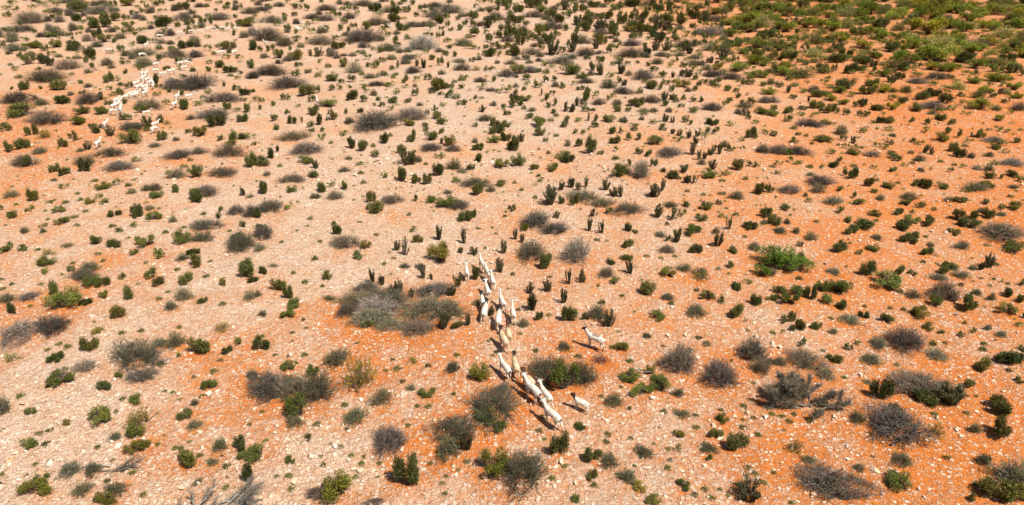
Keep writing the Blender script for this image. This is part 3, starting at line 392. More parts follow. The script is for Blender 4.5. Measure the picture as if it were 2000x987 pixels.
def in_lobes(n, lobes, r, shell=.55):
    w = np.array([l[1][0] * l[1][1] * l[1][2] for l in lobes]) ** .7
    i = r.choice(len(lobes), n, p=w / w.sum())
    u = unit(r.normal(size=(n, 3))); rad = (shell + (1 - shell) * r.random(n)) ** .8
    c = np.array([l[0] for l in lobes])[i]; s = np.array([l[1] for l in lobes])[i]
    return c + u * s * rad[:, None], u

def dome_twigs(n, r, spread=.22, wid=.007, side=2, h=1.0, zmin=.05):
    """arching twigs from a handful of root points out to the surface of a dome"""
    roots = r.normal(size=(14, 2)) * spread
    a = r.random(n) * 2 * math.pi; el = np.arcsin(zmin + (1 - zmin) * r.random(n) ** .85)
    q = .48 + .60 * r.random(n) ** .75
    lump = 1 + .20 * np.sin(2 * a + r.random() * 6) + .17 * np.sin(3 * a + r.random() * 6) + .13 * np.sin(7 * a + r.random() * 6)
    e = np.stack([.5 * q * lump * np.cos(el) * np.cos(a), .5 * q * lump * np.cos(el) * np.sin(a), h * q * np.sin(el) * (.85 + .3 * r.random(n))], 1)
    d = ((e[:, None, :2] * .55 - roots[None]) ** 2).sum(2)
    b = roots[np.argmin(d + .05 * r.random(d.shape), 1)]
    p0 = np.concatenate([b, np.zeros((n, 1)) - .02], 1)
    mid = p0 * .45 + e * .55 + np.stack([np.zeros(n), np.zeros(n), .10 * h * r.random(n)], 1) + r.normal(size=(n, 3)) * .02
    prim = np.stack([p0, mid, e], 1)
    tw = []
    for k in range(side):
        t = (.35 + .55 * r.random(n))[:, None]
        s0 = mid + (e - mid) * t
        dirv = unit(e - p0) * .6 + r.normal(size=(n, 3)) * .55; dirv[:, 2] += .15
        s1 = s0 + unit(dirv) * (.08 + .14 * r.random(n))[:, None] * np.array([1, 1, h])
        s1[:, 2] = np.maximum(s1[:, 2], .02)
        tw.append(np.stack([s0, (s0 + s1) / 2 + r.normal(size=(n, 3)) * .008, s1], 1))
    return prim, np.concatenate(tw) if tw else None, e

def two_meshes(name, wood, leaf, mw, ml):
    """returns (branches mesh, foliage mesh, both in one mesh)"""
    a = mesh_from(name + "_branches", wood[0], [wood[1]], [mw])
    b = mesh_from(name + "_foliage", leaf[0], [leaf[1]], [ml])
    v = np.concatenate([wood[0], leaf[0]]); f = np.concatenate([wood[1], leaf[1] + len(wood[0])])
    c = mesh_from(name, v, [f], [mw, ml], np.concatenate([np.zeros(len(wood[1])), np.ones(len(leaf[1]))]))
    return a, b, c

def norm_wh(*bags):
    """scale so that the whole is 1 wide and 1 tall"""
    allv = np.concatenate([b[0] for b in bags])
    w = np.percentile(np.abs(allv[:, :2]), 97.5) * 2; h = np.percentile(allv[:, 2], 99.3)
    for b in bags: b[0][:] = b[0] * np.array([1 / w, 1 / w, 1 / h])
    return bags

PROTO = {k: [] for k in "DUGYBOTAR"}
def make_D(seed):
    r = np.random.default_rng(seed)
    nl = r.integers(5, 10); lobes = []; wood = Bag(); leaf = Bag()
    for i in range(nl):
        a = r.random() * 6.28; q = .30 * math.sqrt(r.random()); h = .55 + .45 * r.random() - q * .5
        rr = .11 + .09 * r.random()
        lobes.append(((q * math.cos(a), q * math.sin(a), h * .56), (rr, rr, h * .46)))
    base = np.zeros((nl, 3)); tops = np.array([l[0] for l in lobes])
    base[:, :2] = tops[:, :2] * .35
    st = np.repeat(np.arange(nl), 5)
    p = np.stack([base[st], (base[st] + tops[st]) / 2 + r.normal(size=(len(st), 3)) * .03, tops[st] * np.array([1, 1, 1.5]) + r.normal(size=(len(st), 3)) * .07], 1)
    wood.add(tubes(p, .016, .006, r, 4))
    c, u = in_lobes(2100, lobes, r, .25)
    d = u * .7 + r.normal(size=u.shape) * .45; d[:, 2] += .75
    k = 220; c[:k] += u[:k] * (.08 * r.random((k, 1)))
    leaf.add(leaves(c, d, .06 + .05 * r.random(len(c)), .022 + .014 * r.random(len(c)), r))
    W, Lf = norm_wh(wood.out(), leaf.out())
    return two_meshes("dark_bush", W, Lf, M['wood'], M['dark'])
def make_G(seed, flat=1.0, mat='green', n=1900):
    r = np.random.default_rng(seed)
    lobes = []
    for i in range(r.integers(9, 15)):
        a = r.random() * 6.28; q = .36 * math.sqrt(r.random()); rr = .10 + .09 * r.random()
        z = (.30 + .5 * r.random() * (1 - q * 1.6))
        lobes.append(((q * math.cos(a), q * math.sin(a), z), (rr, rr, rr * 1.5)))
    tops = np.array([l[0] for l in lobes]); nl = len(lobes)
    st = np.repeat(np.arange(nl), 9)
    p0 = r.normal(size=(len(st), 3)) * .05; p0[:, 2] = 0
    e = tops[st] * np.array([1.1, 1.1, 1.2]) + r.normal(size=(len(st), 3)) * np.array([.10, .10, .14])
    e[:, 2] = np.abs(e[:, 2])
    p = np.stack([p0, (p0 + e) / 2 + r.normal(size=p0.shape) * .03, e], 1)
    wood = Bag(); wood.add(tubes(p, .010, .003, r, 3))
    c, u = in_lobes(n, lobes, r, .3)
    # strays that break up the outline
    k = n // 9; c[:k] += u[:k] * (.07 * r.random((k, 1)))
    c[:, 2] = np.abs(c[:, 2])
    d = u * .8 + r.normal(size=u.shape) * .6; d[:, 2] += .35
    leaf = Bag(); leaf.add(leaves(c, d, .04 + .045 * r.random(len(c)), .022 + .016 * r.random(len(c)), r))
    W, Lf = norm_wh(wood.out(), leaf.out())
    return two_meshes("green_bush", W, Lf, M['wood'], M[mat])
def make_U(seed):
    """a broom of upright leafy stems, narrow at the foot"""
    r = np.random.default_rng(seed)
    n = int(r.integers(9, 22)); wood = Bag(); leaf = Bag()
    a = r.random(n) * 6.28; q = .36 * np.sqrt(r.random(n)); lean = r.normal(size=2) * .10
    hgt = (.45 + .55 * r.random(n)) * (1 - .25 * (q / .36))
    top = np.stack([q * np.cos(a) + lean[0] * hgt, q * np.sin(a) + lean[1] * hgt, hgt], 1)
    base = np.stack([q * np.cos(a) * .45, q * np.sin(a) * .45, np.zeros(n) - .01], 1)
    mid = base * .55 + top * .45 + r.normal(size=(n, 3)) * .035
    wood.add(tubes(np.stack([base, mid, top], 1), .026, .012, r, 5))
    m = 130
    t = r.random((n, m)) ** .62
    pa = base[:, None] * ((1 - t) ** 2)[..., None] + 2 * mid[:, None] * (t * (1 - t))[..., None] + top[:, None] * (t ** 2)[..., None]
    u = r.normal(size=(n, m, 3)); u[..., 2] *= .3; u = unit(u)
    c = (pa + u * ((.02 + .075 * r.random((n, m))) * (.5 + .6 * t))[..., None]).reshape(-1, 3)
    d = u.reshape(-1, 3) * .6 + np.array([0, 0, 1.0]) + r.normal(size=(n * m, 3)) * .35
    leaf.add(leaves(c, d, .06 + .045 * r.random(n * m), .020 + .012 * r.random(n * m), r))
    W, Lf = norm_wh(wood.out(), leaf.out())
    return two_meshes("upright_succulent", W, Lf, M['wood'], M['upright'])
def make_B(seed, mats=('wood', 'dry'), n=560, leafy=320):
    r = np.random.default_rng(seed)
    prim, tw, e = dome_twigs(n, r, spread=.16 + .14 * r.random())
    W = Bag(); W.add(tubes(prim, .0050, .0026, r)); X = Bag(); X.add(tubes(tw, .0036, .0018, r))
    c = e[r.integers(0, n, leafy)] + r.normal(size=(leafy, 3)) * .03
    X.add(leaves(c, r.normal(size=(leafy, 3)) + np.array([0, 0, .4]), .03, .016, r))
    w, x = norm_wh(W.out(), X.out())
    return two_meshes("dry_shrub", w, x, M[mats[0]], M[mats[1]])
def make_O(seed, n=300, nl=1700, mat='olive'):
    r = np.random.default_rng(seed)
    prim, tw, e = dome_twigs(n, r, spread=.12, side=1)
    W = Bag(); W.add(tubes(prim, .007, .003, r)); W.add(tubes(tw, .004, .002, r))
    i = r.integers(0, n, nl); t = .55 + .5 * r.random((nl, 1))
    c = prim[i, 1] * (1 - t) + prim[i, 2] * t + r.normal(size=(nl, 3)) * .028
    c[:, 2] = np.abs(c[:, 2])
    X = Bag(); X.add(leaves(c, (prim[i, 2] - prim[i, 0]) * 1.5 + r.normal(size=(nl, 3)) * .5 + np.array([0, 0, .3]), .04 + .035 * r.random(nl), .018 + .012 * r.random(nl), r))
    w, x = norm_wh(W.out(), X.out())
    return two_meshes("olive_shrub", w, x, M['dry'], M[mat])
def make_Y(seed): return make_O(seed, 90, 1150, 'yellow')
def make_T(seed):
    r = np.random.default_rng(seed)
    n = 230; a = r.random(n) * 6.28; el = np.arcsin(.12 + .88 * r.random(n)); q = .45 + .55 * r.random(n)
    lump = 1 + .22 * np.sin(3 * a + 6 * r.random())
    c = np.stack([.42 * q * lump * np.cos(el) * np.cos(a), .42 * q * lump * np.cos(el) * np.sin(a), .8 * q * np.sin(el)], 1)
    v, f = leaves(c, c * np.array([1, 1, 1.2]) + r.normal(size=(n, 3)) * .15, .16 + .08 * r.random(n), .055, r)
    v[:, 2] = np.maximum(v[:, 2], -.02)
    (b,) = norm_wh((v, f))
    me = mesh_from("ground_tuft", b[0], [b[1]], [M[('green', 'olive', 'dark', 'green')[seed % 4]]])
    return None, None, me
for s in range(9):
    PROTO['D'].append(make_D(100 + s)); PROTO['G'].append(make_G(200 + s))
for s in range(14): PROTO['U'].append(make_U(300 + s))
for s in range(10): PROTO['B'].append(make_B(400 + s, ('wood', 'dry') if s % 3 else ('dry', 'drygreen'), 620 if s % 3 else 460))
for s in range(8):
    PROTO['O'].append(make_O(500 + s))
for s in range(3): PROTO['Y'].append(make_Y(600 + s))
for s in range(4): PROTO['T'].append(make_T(700 + s))
PROTO['A'].append(make_B(801, ('grey', 'grey'), 520, 40)); PROTO['A'].append(make_B(802, ('grey', 'grey'), 520, 40))
PROTO['R'] = [make_B(803, ('red', 'red'), 150, 10)]
# ---------------------------------------------------------------- read the survey
LIM = {'D': (.55, 1.7), 'G': (.45, 1.25), 'B': (.26, .75), 'O': (.36, .95), 'U': (.9, 3.4), 'T': (.4, .85), 'Y': (.5, 1.25), 'A': (.4, .9), 'R': (.4, .8)}
plants = []        # kind, u, v, w, h (photo pixels)
for (ox, oy), txt in SURVEY.items():
    for it in txt.replace("\n", "").split(";"):
        k, *q = it.split()
        x, y, w, h = (float(a) for a in q)
        if w <= 0: continue
        plants.append([k, ox + x * SQ, oy + y * SQ, w * SQ, h * SQ])
# special looks
for p in plants:
    if p[0] == 'B' and (abs(p[1] - 1250.7) < 6 and abs(p[2] - 351) < 6 or abs(p[1] - 1124) < 6 and abs(p[2] - 515) < 6 or abs(p[1] - 824) < 6 and abs(p[2] - 99) < 6): p[0] = 'A'
    if p[0] == 'B' and abs(p[1] - 1172) < 5 and abs(p[2] - 715) < 5: p[0] = 'R'
for p in plants:
    if p[0] in 'BO' and 640 < p[1] < 910 and 535 < p[2] < 665: p[4] *= .72                 # the sprawling thicket lies low
# small plants between the surveyed ones
fill = np.random.default_rng(5)
occ = np.array([[p[1], p[2] - p[4] * .3, max(p[3], 8), max(p[4], 6)] for p in plants])
def free(u, v, w, slack):
    d = ((occ[:, 0] - u) / (occ[:, 2] + w)) ** 2 + ((occ[:, 1] - v) / (occ[:, 3] + w * .6)) ** 2
    return d.min() > slack
def scatter(n, box, kinds, wr, hr, slack=.3):
    global occ
    done = 0; tries = 0
    while done < n and tries < n * 30:
        tries += 1
        u = fill.uniform(box[0], box[1]); v = fill.uniform(box[2], box[3])
        w = fill.uniform(*wr) * (.75 + .25 * (v - HORIZON) / 300) if wr[1] > 9 else fill.uniform(*wr)
        if not free(u, v, w, slack): continue
        k = kinds[fill.integers(len(kinds))]
        plants.append([k, u, v, w, w * fill.uniform(*hr)]); done += 1
        occ = np.vstack([occ, [[u, v, w, w * .8]]])
scatter(75, (1440, 2000, 0, 65), "GGGOG", (28, 54), (.45, .65), .09)
scatter(80, (1400, 2000, 0, 150), "GGGDO", (18, 34), (.5, .75), .09)
scatter(50, (1500, 2000, 60, 230), "GGOD", (14, 26), (.5, .7), .16)
scatter(110, (950, 1480, 0, 110), "DDUDGD", (10, 17), (.9, 1.4), .11)
scatter(40, (1250, 1480, 0, 60), "GGOG", (18, 34), (.5, .6), .12)
scatter(90, (0, 950, 0, 75), "DGDGBO", (11, 20), (.6, .9), .14)
scatter(60, (0, 950, 0, 130), "OBOBG", (14, 27), (.42, .6), .14)
scatter(40, (950, 1420, 0, 130), "OGOB", (14, 26), (.42, .6), .12)
scatter(50, (1300, 1560, 0, 170), "GDOG", (11, 20), (.5, .75), .12)
scatter(90, (0, 950, 50, 210), "DGDGTO", (9, 15), (.6, .9), .2)
scatter(50, (950, 1500, 90, 240), "DGDTB", (9, 15), (.7, 1.1), .2)
scatter(24, (1500, 2000, 130, 330), "TGTO", (8, 13), (.5, .7), .3)
scatter(150, (1400, 2000, 0, 125), "GGOG", (10, 19), (.5, .8), .07)
scatter(260, (0, 2000, 70, 420), "TTTG", (5, 8), (.5, .8), .3)
scatter(170, (0, 2000, 420, 980), "TTTT", (6, 11), (.5, .8), .35)

# ---------------------------------------------------------------- the ground
CTRL = np.array([
(100,50,.5,.25),(400,60,.5,.2),(700,60,.5,.15),(1000,60,.55,.15),(1250,80,.5,.25),(1450,60,.2,.8),(1700,80,.1,.8),(1950,80,.1,.8),
(60,210,.3,.75),(250,230,.4,.65),(300,160,.45,.4),(500,200,.5,.35),(700,150,.55,.2),(650,130,.6,.25),(900,200,.6,.15),(1150,180,.6,.2),(1400,200,.5,.4),(1600,220,.3,.75),(1850,200,.15,.85),
(60,310,.35,.8),(300,330,.55,.5),(500,340,.65,.4),(750,330,.65,.35),(1000,330,.6,.35),(1250,330,.5,.5),(1500,330,.45,.6),(1750,330,.25,.75),(1950,330,.2,.8),
(100,430,.5,.55),(420,400,.85,.35),(650,400,.8,.35),(900,430,.65,.45),(1150,420,.55,.5),(1400,430,.5,.6),(1700,430,.3,.75),(1950,430,.2,.8),
(60,540,.65,.5),(250,540,.7,.45),(450,560,.7,.5),(650,520,.8,.35),(850,520,.75,.4),(1080,560,.55,.6),(1300,560,.6,.55),(1500,560,.5,.65),(1700,560,.4,.75),(1900,560,.35,.8),
(60,615,.2,1),(300,650,.7,.5),(430,690,.35,.9),(560,640,.6,.6),(780,660,.3,.9),(950,660,.35,.8),(1150,680,.45,.75),(1350,660,.55,.65),(1600,680,.45,.75),(1800,620,.4,.8),(1950,640,.4,.8),
(60,720,.95,.3),(150,800,.95,.3),(250,760,.85,.4),(350,740,.5,.8),(450,780,.4,.9),(650,790,.2,1),(830,790,.3,1),(960,740,.3,1),(1180,750,.4,.9),(1380,800,.5,.8),(1600,800,.45,.85),(1800,860,.35,.9),(1950,760,.4,.85),
(60,900,.9,.4),(250,930,.3,.9),(350,870,.6,.7),(480,930,.75,.5),(600,900,.75,.6),(620,970,.95,.4),(780,930,.8,.6),(900,880,.5,.8),(1100,900,.75,.6),(1150,970,.9,.5),(1250,860,.55,.75),(1400,950,.75,.6),(1600,900,.55,.75),(1700,980,.5,.8),(1850,930,.4,.9)], float)
rt = np.clip((CTRL[:, 0] - 950) / 500, 0, 1); CTRL[:, 2] -= .08 * rt; CTRL[:, 3] += .02 * rt
tp = np.clip((160 - CTRL[:, 1]) / 100, 0, 1); CTRL[:, 2] -= .10 * tp; CTRL[:, 3] -= .04 * tp
CTRL[:, 2] = np.clip(CTRL[:, 2] - .05, .02, 1)
CW = np.array([on_ground(a, b)[:2] + (px_scale(b),) for a, b in CTRL[:, :2]])       # where those soils lie, in metres
big = [p for p in plants if p[3] > 24 and p[2] > 250]
BW = np.array([on_ground(p[1], p[2] - p[4] * .2)[:2] + (p[3] / px_scale(p[2]),) for p in big])
def soil(x, y):
    """(rock, warm) of the ground at x, y"""
    x = np.asarray(x, float); y = np.asarray(y, float)
    num = np.zeros((len(x), 2)); den = np.full(len(x), 1e-6); num += np.array([.45, .6]) * 1e-6
    for (cx, cy, s), (r_, w_) in zip(CW, CTRL[:, 2:]):
        reach = 1.0 + cy / 30.0
        g = np.exp(-(((x - cx) / (2.4 * reach)) ** 2 + ((y - cy) / (1.9 * reach * (1 + cy / 60))) ** 2)) + 1e-9
        num[:, 0] += g * r_; num[:, 1] += g * w_; den += g
    out = num / den[:, None]
    out[:, 1] = out[:, 1] * 1.12
    n = fbm(x / 3.1 + 40, y / 3.1 + 3, 3)
    out[:, 0] += (n - .5) * .6; out[:, 1] -= (n - .5) * .45
    near = np.zeros(len(x))
    for bx, by, bw in BW:                                   # blown sand collects round the larger shrubs
        sel = np.abs(x - bx) < bw * 1.6
        if not sel.any(): continue
        d2 = ((x[sel] - bx) ** 2 + (y[sel] - by) ** 2) / (bw * .62) ** 2
        near[sel] = np.maximum(near[sel], np.exp(-d2))
    out[:, 0] -= near * .20; out[:, 1] += near * .20
    return np.clip(out[:, 0], 0, 1.2), np.clip(out[:, 1], 0, 1)

def lines(*segs):
    o = []
    for a, b, st in segs: o.append(np.arange(a, b, st))
    return np.concatenate(o)
xs_half = np.concatenate([lines((0, 26, .18)), 26 + np.cumsum(np.linspace(.16, 1.2, 110)), [115, 135, 170, 240, 400, 800, 2500]])
xs = np.concatenate([-xs_half[:0:-1], xs_half])
ys = np.concatenate([[-600, -200, -80, -30, -10, 0, 5, 9, 11, 13], lines((14.5, 48, .17)), 48 + np.cumsum(np.linspace(.16, 1.0, 170)), [150, 165, 190, 240, 320, 500, 900, 2500]])
GX, GY = np.meshgrid(xs, ys)
gx, gy = GX.ravel(), GY.ravel()
gz = ground_z(gx, gy)
nx, ny = len(xs), len(ys)
ii = np.arange(nx * ny).reshape(ny, nx)
quads = np.stack([ii[:-1, :-1], ii[:-1, 1:], ii[1:, 1:], ii[1:, :-1]], -1).reshape(-1, 4)
gme = mesh_from("ground", np.stack([gx, gy, gz], 1), [quads], [M['ground']], smooth=True)
rk, wm = soil(gx, gy)
for nm, arr in (("rock", rk), ("warm", wm)):
    a = gme.attributes.new(nm, 'FLOAT', 'POINT'); a.data.foreach_set("value", arr.astype(np.float32))
ground = tag(link("ground", gme), kind="structure")

# ---------------------------------------------------------------- stones
def stone_mesh(seed, flat):
    r = np.random.default_rng(seed)
    bm = bmesh.new()
    pts = unit(r.normal(size=(10, 3))) * (.8 + .35 * r.random((10, 1))) * np.array([.5, .5 * (.6 + .35 * r.random()), .5 * flat])
    for p in pts: bm.verts.new(p)
    bmesh.ops.convex_hull(bm, input=bm.verts)
    bmesh.ops.delete(bm, geom=[v for v in bm.verts if not v.link_faces], context='VERTS')
    bmesh.ops.triangulate(bm, faces=bm.faces)
    me = bpy.data.meshes.new("stone"); bm.to_mesh(me); bm.free()
    me.materials.append(M['stone'])
    return me
SM = [stone_mesh(s, f) for s, f in ((1, .75), (2, .55), (3, .42), (4, .6), (5, .35), (6, .8), (7, .3), (8, .5))]
SV = []
for me in SM:
    v = np.empty(len(me.vertices) * 3, np.float32); me.vertices.foreach_get("co", v)
    f = np.empty(len(me.polygons) * 3, np.int32); me.polygons.foreach_get("vertices", f)
    SV.append((v.reshape(-1, 3), f.reshape(-1, 3)))
sr = np.random.default_rng(21)
def spots(n, y0, y1, power):
    y = y0 + (y1 - y0) * sr.random(n) ** power
    x = (sr.random(n) * 2 - 1) * (y * .80 + 8)
    return x, y
cand = []
for n, y0, y1, pw, lo, hi in ((178000, 15, 46, 1.1, .031, .19), (90000, 44, 100, 1.15, .066, .26)):
    x, y = spots(n, y0, y1, pw)
    rk_, wm_ = soil(x, y)
    cl = fbm(x / .8 + 3, y / .8 + 8, 3)
    keep = sr.random(n) < np.clip(.08 + .40 * rk_ + 2.3 * (cl - .52), .015, 1)
    x, y, rk_ = x[keep], y[keep], rk_[keep]
    size = lo * np.exp(sr.exponential(.36, len(x))); size = np.minimum(size * (.8 + .5 * rk_), hi * 1.3)
    cand.append(np.stack([x, y, size, .9 + .6 * sr.random(len(x))], 1))
x, y = spots(9000, 15, 44, 1.0)                        # flat plates of bedrock breaking the surface
rk_, wm_ = soil(x, y)
keep = sr.random(len(x)) < np.clip((rk_ - .72) * 1.6, 0, .6)
cand.append(np.stack([x[keep], y[keep], .18 + .16 * sr.exponential(1.0, keep.sum()).clip(0, 3.2), np.full(keep.sum(), .38)], 1))
cand = np.concatenate(cand)
# the stones one can pick apart: those seen largest, and some placed where the photograph shows them
pxs = cand[:, 2] * CS * CAM_H / (cand[:, 1] ** 2 + CAM_H ** 2) ** .5
order = np.argsort(-cand[:, 2] / (cand[:, 1] + 6))
inview = np.abs(cand[:, 0]) < cand[:, 1] * .70 + 3
order = [i for i in order if inview[i] and cand[i, 1] > 17 and cand[i, 3] > .5]
KNOWN = [(794,533,13,.8),(806,532,11,.7),(842,576,14,.5),(575,940,21,.3),(787,879,13,.9),(820,812,9,.6),(628,833,12,.7),(640,838,13,.6),(230,873,19,.6),(175,862,9,.7),(29,888,14,.6),(50,884,16,.6),(100,838,9,.5),(17,909,16,.4),(29,945,12,.4),(283,858,13,.6),(407,771,20,.5),(425,767,14,.5),(355,843,14,.6),(540,833,11,.7),(720,788,15,.6),(707,782,17,.4),(604,833,12,.6),(668,833,14,.6),(653,890,14,.5),(890,928,12,.8),(1051,907,14,.35),(1086,914,16,.4),(1052,976,17,.6),(1084,952,13,.6),(1124,944,14,.6),(1098,903,18,.5),(1140,845,12,.5),(1118,855,16,.4),(1356,963,14,.5),(1390,918,17,.4),(1376,910,12,.5),(1428,756,10,.6),(1259,738,12,.5),(1505,902,9,.9),(1655,873,15,.5),(1709,920,20,.4),(1653,899,14,.6),(1584,972,10,.8),(1721,965,14,.5),(1805,972,12,.6),(1195,873,9,.6),(1330,920,14,.4),(1170,908,14,.5),(938,900,12,.6),(1198,700,7,.7),(890,690,9,.6),(500,800,12,.6),(445,905,14,.6),(462,917,13,.6),(388,945,14,.6),(355,955,16,.5),(560,880,10,.6),(345,893,11,.5),(250,985,13,.5),(210,962,11,.5),(1240,975,13,.5),(1030,985,14,.5)]
n_random = 300 - len(KNOWN)
part_ids = set(order[:n_random])
for i in order[:n_random]:
    x, y, s, zs = cand[i]
    o = link("stone", SM[int(sr.integers(8))], ground, (x, y, float(ground_z(x, y)) + s * .19), 0, (s * 1.1, s * 1.1, s * zs))
    o.rotation_euler = (sr.normal() * .15, sr.normal() * .15, sr.random() * 6.28)
for u, v, w, fl in KNOWN:
    x, y, z = on_ground(u, v); s = w / px_scale(v)
    m = SM[(0, 1, 3, 5)[int(sr.integers(4))]] if fl > .45 else SM[(2, 4, 6)[int(sr.integers(3))]]
    o = link("stone", m, ground, (x, y, z + s * .12), 0, (s, s * .9, s))
    o.rotation_euler = (sr.normal() * .1, sr.normal() * .1, sr.random() * 6.28)
rest = np.array([c for i, c in enumerate(cand) if i not in part_ids])
which = sr.integers(0, 8, len(rest))
allv, allf, nv = [], [], 0
for k in range(8):
    c = rest[which == k]; v, f = SV[k]
    a = sr.random(len(c)) * 6.28; ti = sr.normal(size=len(c)) * np.where(c[:, 3] > .5, .25, .05)
    ca, sa, ct, st_ = np.cos(a), np.sin(a), np.cos(ti), np.sin(ti)
    vx, vy, vz = v[None, :, 0], v[None, :, 1], v[None, :, 2]
    ax = vx * ct[:, None] - vz * st_[:, None]; az = vx * st_[:, None] + vz * ct[:, None]
    X = (ax * ca[:, None] - vy * sa[:, None]) * c[:, 2:3] + c[:, 0:1]
    Y = (ax * sa[:, None] + vy * ca[:, None]) * c[:, 2:3] + c[:, 1:2]
    Z = az * c[:, 2:3] * c[:, 3:4] + (ground_z(c[:, 0], c[:, 1]) + np.where(c[:, 3] > .5, c[:, 2] * .20, .012))[:, None]
    allv.append(np.stack([X, Y, Z], -1).reshape(-1, 3))
    allf.append((f[None] + (np.arange(len(c)) * len(v))[:, None, None]).reshape(-1, 3) + nv)
    nv += len(c) * len(v)
wv = []
for k in range(8):
    c = rest[which == k]; wv.append(np.repeat(soil(c[:, 0], c[:, 1])[1], len(SV[k][0])))
rub = mesh_from("rubble", np.concatenate(allv), [np.concatenate(allf)], [M['stone']])
a_ = rub.attributes.new("warm", 'FLOAT', 'POINT'); a_.data.foreach_set("value", np.concatenate(wv).astype(np.float32))
tag(link("rubble", rub, ground), kind="stuff")
print("stones", len(cand), "rubble tris", len(rub.polygons))
# ---------------------------------------------------------------- what to call each thing
LANDMARKS = [(1162,665,"the lone black-headed goat"),(1133,790,"the small black-headed lamb"),(1075,815,"the last goat of the file"),(780,590,"the huge sprawling dry thicket"),
 (1062,440,"the smooth brown twig dome"),(560,760,"the wide leaf-trailing dry shrub"),(1560,780,"the bare-limbed dead shrub"),(1815,765,"the dark-fringed dry shrub"),
 (1745,835,"the broad brown twig mound"),(1790,672,"the long olive-brown hummock"),(1625,935,"the green-hearted dry mound"),(1015,925,"the big grey twig ball"),
 (965,805,"the dry shrub touching the goats"),(760,860,"the fan-shaped dry shrub"),(705,735,"the tall yellow-leaved bush"),(1530,500,"the largest bright green bush"),
 (1960,460,"the right-edge dry shrub"),(270,690,"the tangled grey-limbed shrub"),(65,645,"the left-edge dry shrub"),(275,830,"the bush on pale rock"),
 (430,970,"the bleached dead branches"),(1250,335,"the ash-grey shrub"),(735,245,"the flattest brown shrub"),(285,165,"the crowd of white goats"),
 (395,165,"the twin brown shrubs beside the flock"),(824,85,"the silvery round shrub"),(1400,738,"the lower twin twig dome"),(1325,710,"the upper twin twig dome"),
 (1200,405,"the long trailing dry shrub"),(1830,85,"the dark olive thicket"),(655,955,"the bottom-edge green bush"),(1955,835,"the two-tiered dark bush"),
 (590,290,"the two stacked brown shrubs"),(1308,300,"the flat midfield shrub"),(1540,292,"the long low dry shrub"),(1595,365,"the orange-sand dry shrub"),
 (490,470,"the bristly dry shrub"),(930,360,"the half-hidden dry shrub"),(125,590,"the three-lump green bush"),(90,240,"the half-green brown shrub"),
 (1100,130,"the white-track dry shrub"),(1400,60,"the green-belt brown shrub"),(1300,600,"the long-shadowed bush"),(560,45,"the grazed grey shrub"),(1950,975,"the corner thicket")]
WORD = {'D': ("dark green bush", "bush"), 'G': ("green leafy bush", "bush"), 'U': ("upright olive succulent", "succulent"), 'B': ("grey-brown dry shrub", "dry shrub"),
        'O': ("grey-green shrub", "shrub"), 'Y': ("yellow-green bush", "bush"), 'T': ("ground tuft", "tuft"), 'A': ("ash-grey twig shrub", "dry shrub"), 'R': ("reddish bare twig shrub", "dry shrub")}
NAME = {'D': "dark_bush", 'G': "green_bush", 'U': "upright_succulent", 'B': "dry_shrub", 'O': "olive_shrub", 'Y': "yellow_bush", 'T': "ground_tuft", 'A': "ashen_shrub", 'R': "red_twig_shrub"}
GROUP = {'D': "dark bushes dotted over the plain", 'G': "green bushes dotted over the plain", 'U': "upright succulents on the stony plain", 'B': "dry twig shrubs on the plain",
         'O': "grey-green shrubs on the plain", 'Y': "yellow-green bushes on the plain", 'T': "small tufts on the plain", 'A': "dry twig shrubs on the plain", 'R': "dry twig shrubs on the plain"}
ORD = ["", "second", "third", "fourth", "fifth", "sixth", "seventh", "eighth", "ninth", "tenth", "eleventh", "twelfth", "thirteenth", "fourteenth", "fifteenth", "sixteenth", "seventeenth", "eighteenth", "nineteenth", "twentieth", "twenty-first", "twenty-second", "twenty-third", "twenty-fourth", "twenty-fifth"]
DIRS = ["right of", "up-right of", "above", "up-left of", "left of", "down-left of", "below", "down-right of"]
LM = np.array([(a, b) for a, b, _ in LANDMARKS], float)
def bearing(du, dv):
    return int(round(math.atan2(-dv * 1.5, du) / (math.pi / 4))) % 8
def name_all(rows):
    """rows: (u, v, description). Each label: description + its rank in one direction from one landmark."""
    lab = [None] * len(rows); used = set()
    by = {}
    for i, (u, v, d) in enumerate(rows): by.setdefault(d, []).append(i)
    for d, ids in by.items():
        P = np.array([rows[i][:2] for i in ids])
        table = []
        for l in range(len(LM)):
            du = P[:, 0] - LM[l, 0]; dv = P[:, 1] - LM[l, 1]
            dist = np.hypot(du, dv * 1.5)
            sec = np.array([bearing(a, b) for a, b in zip(du, dv)])
            rank = np.zeros(len(ids), int)
            for s in range(8):
                m = np.where(sec == s)[0]; rank[m[np.argsort(dist[m])]] = np.arange(len(m))
            table.append((dist, sec, rank))
        for j, i in enumerate(ids):
            best = min(range(len(LM)), key=lambda l: table[l][0][j] * (1 + .6 * table[l][2][j]) + (0 if table[l][0][j] > 12 else 400))
            dist, sec, rank = (t[j] for t in table[best])
            first = "first" if rank == 0 else ""+(ORD[rank] if rank < len(ORD) else "outermost")
            lab[i] = f"{d}, {first} {DIRS[sec]} {LANDMARKS[best][2]}"
    return lab

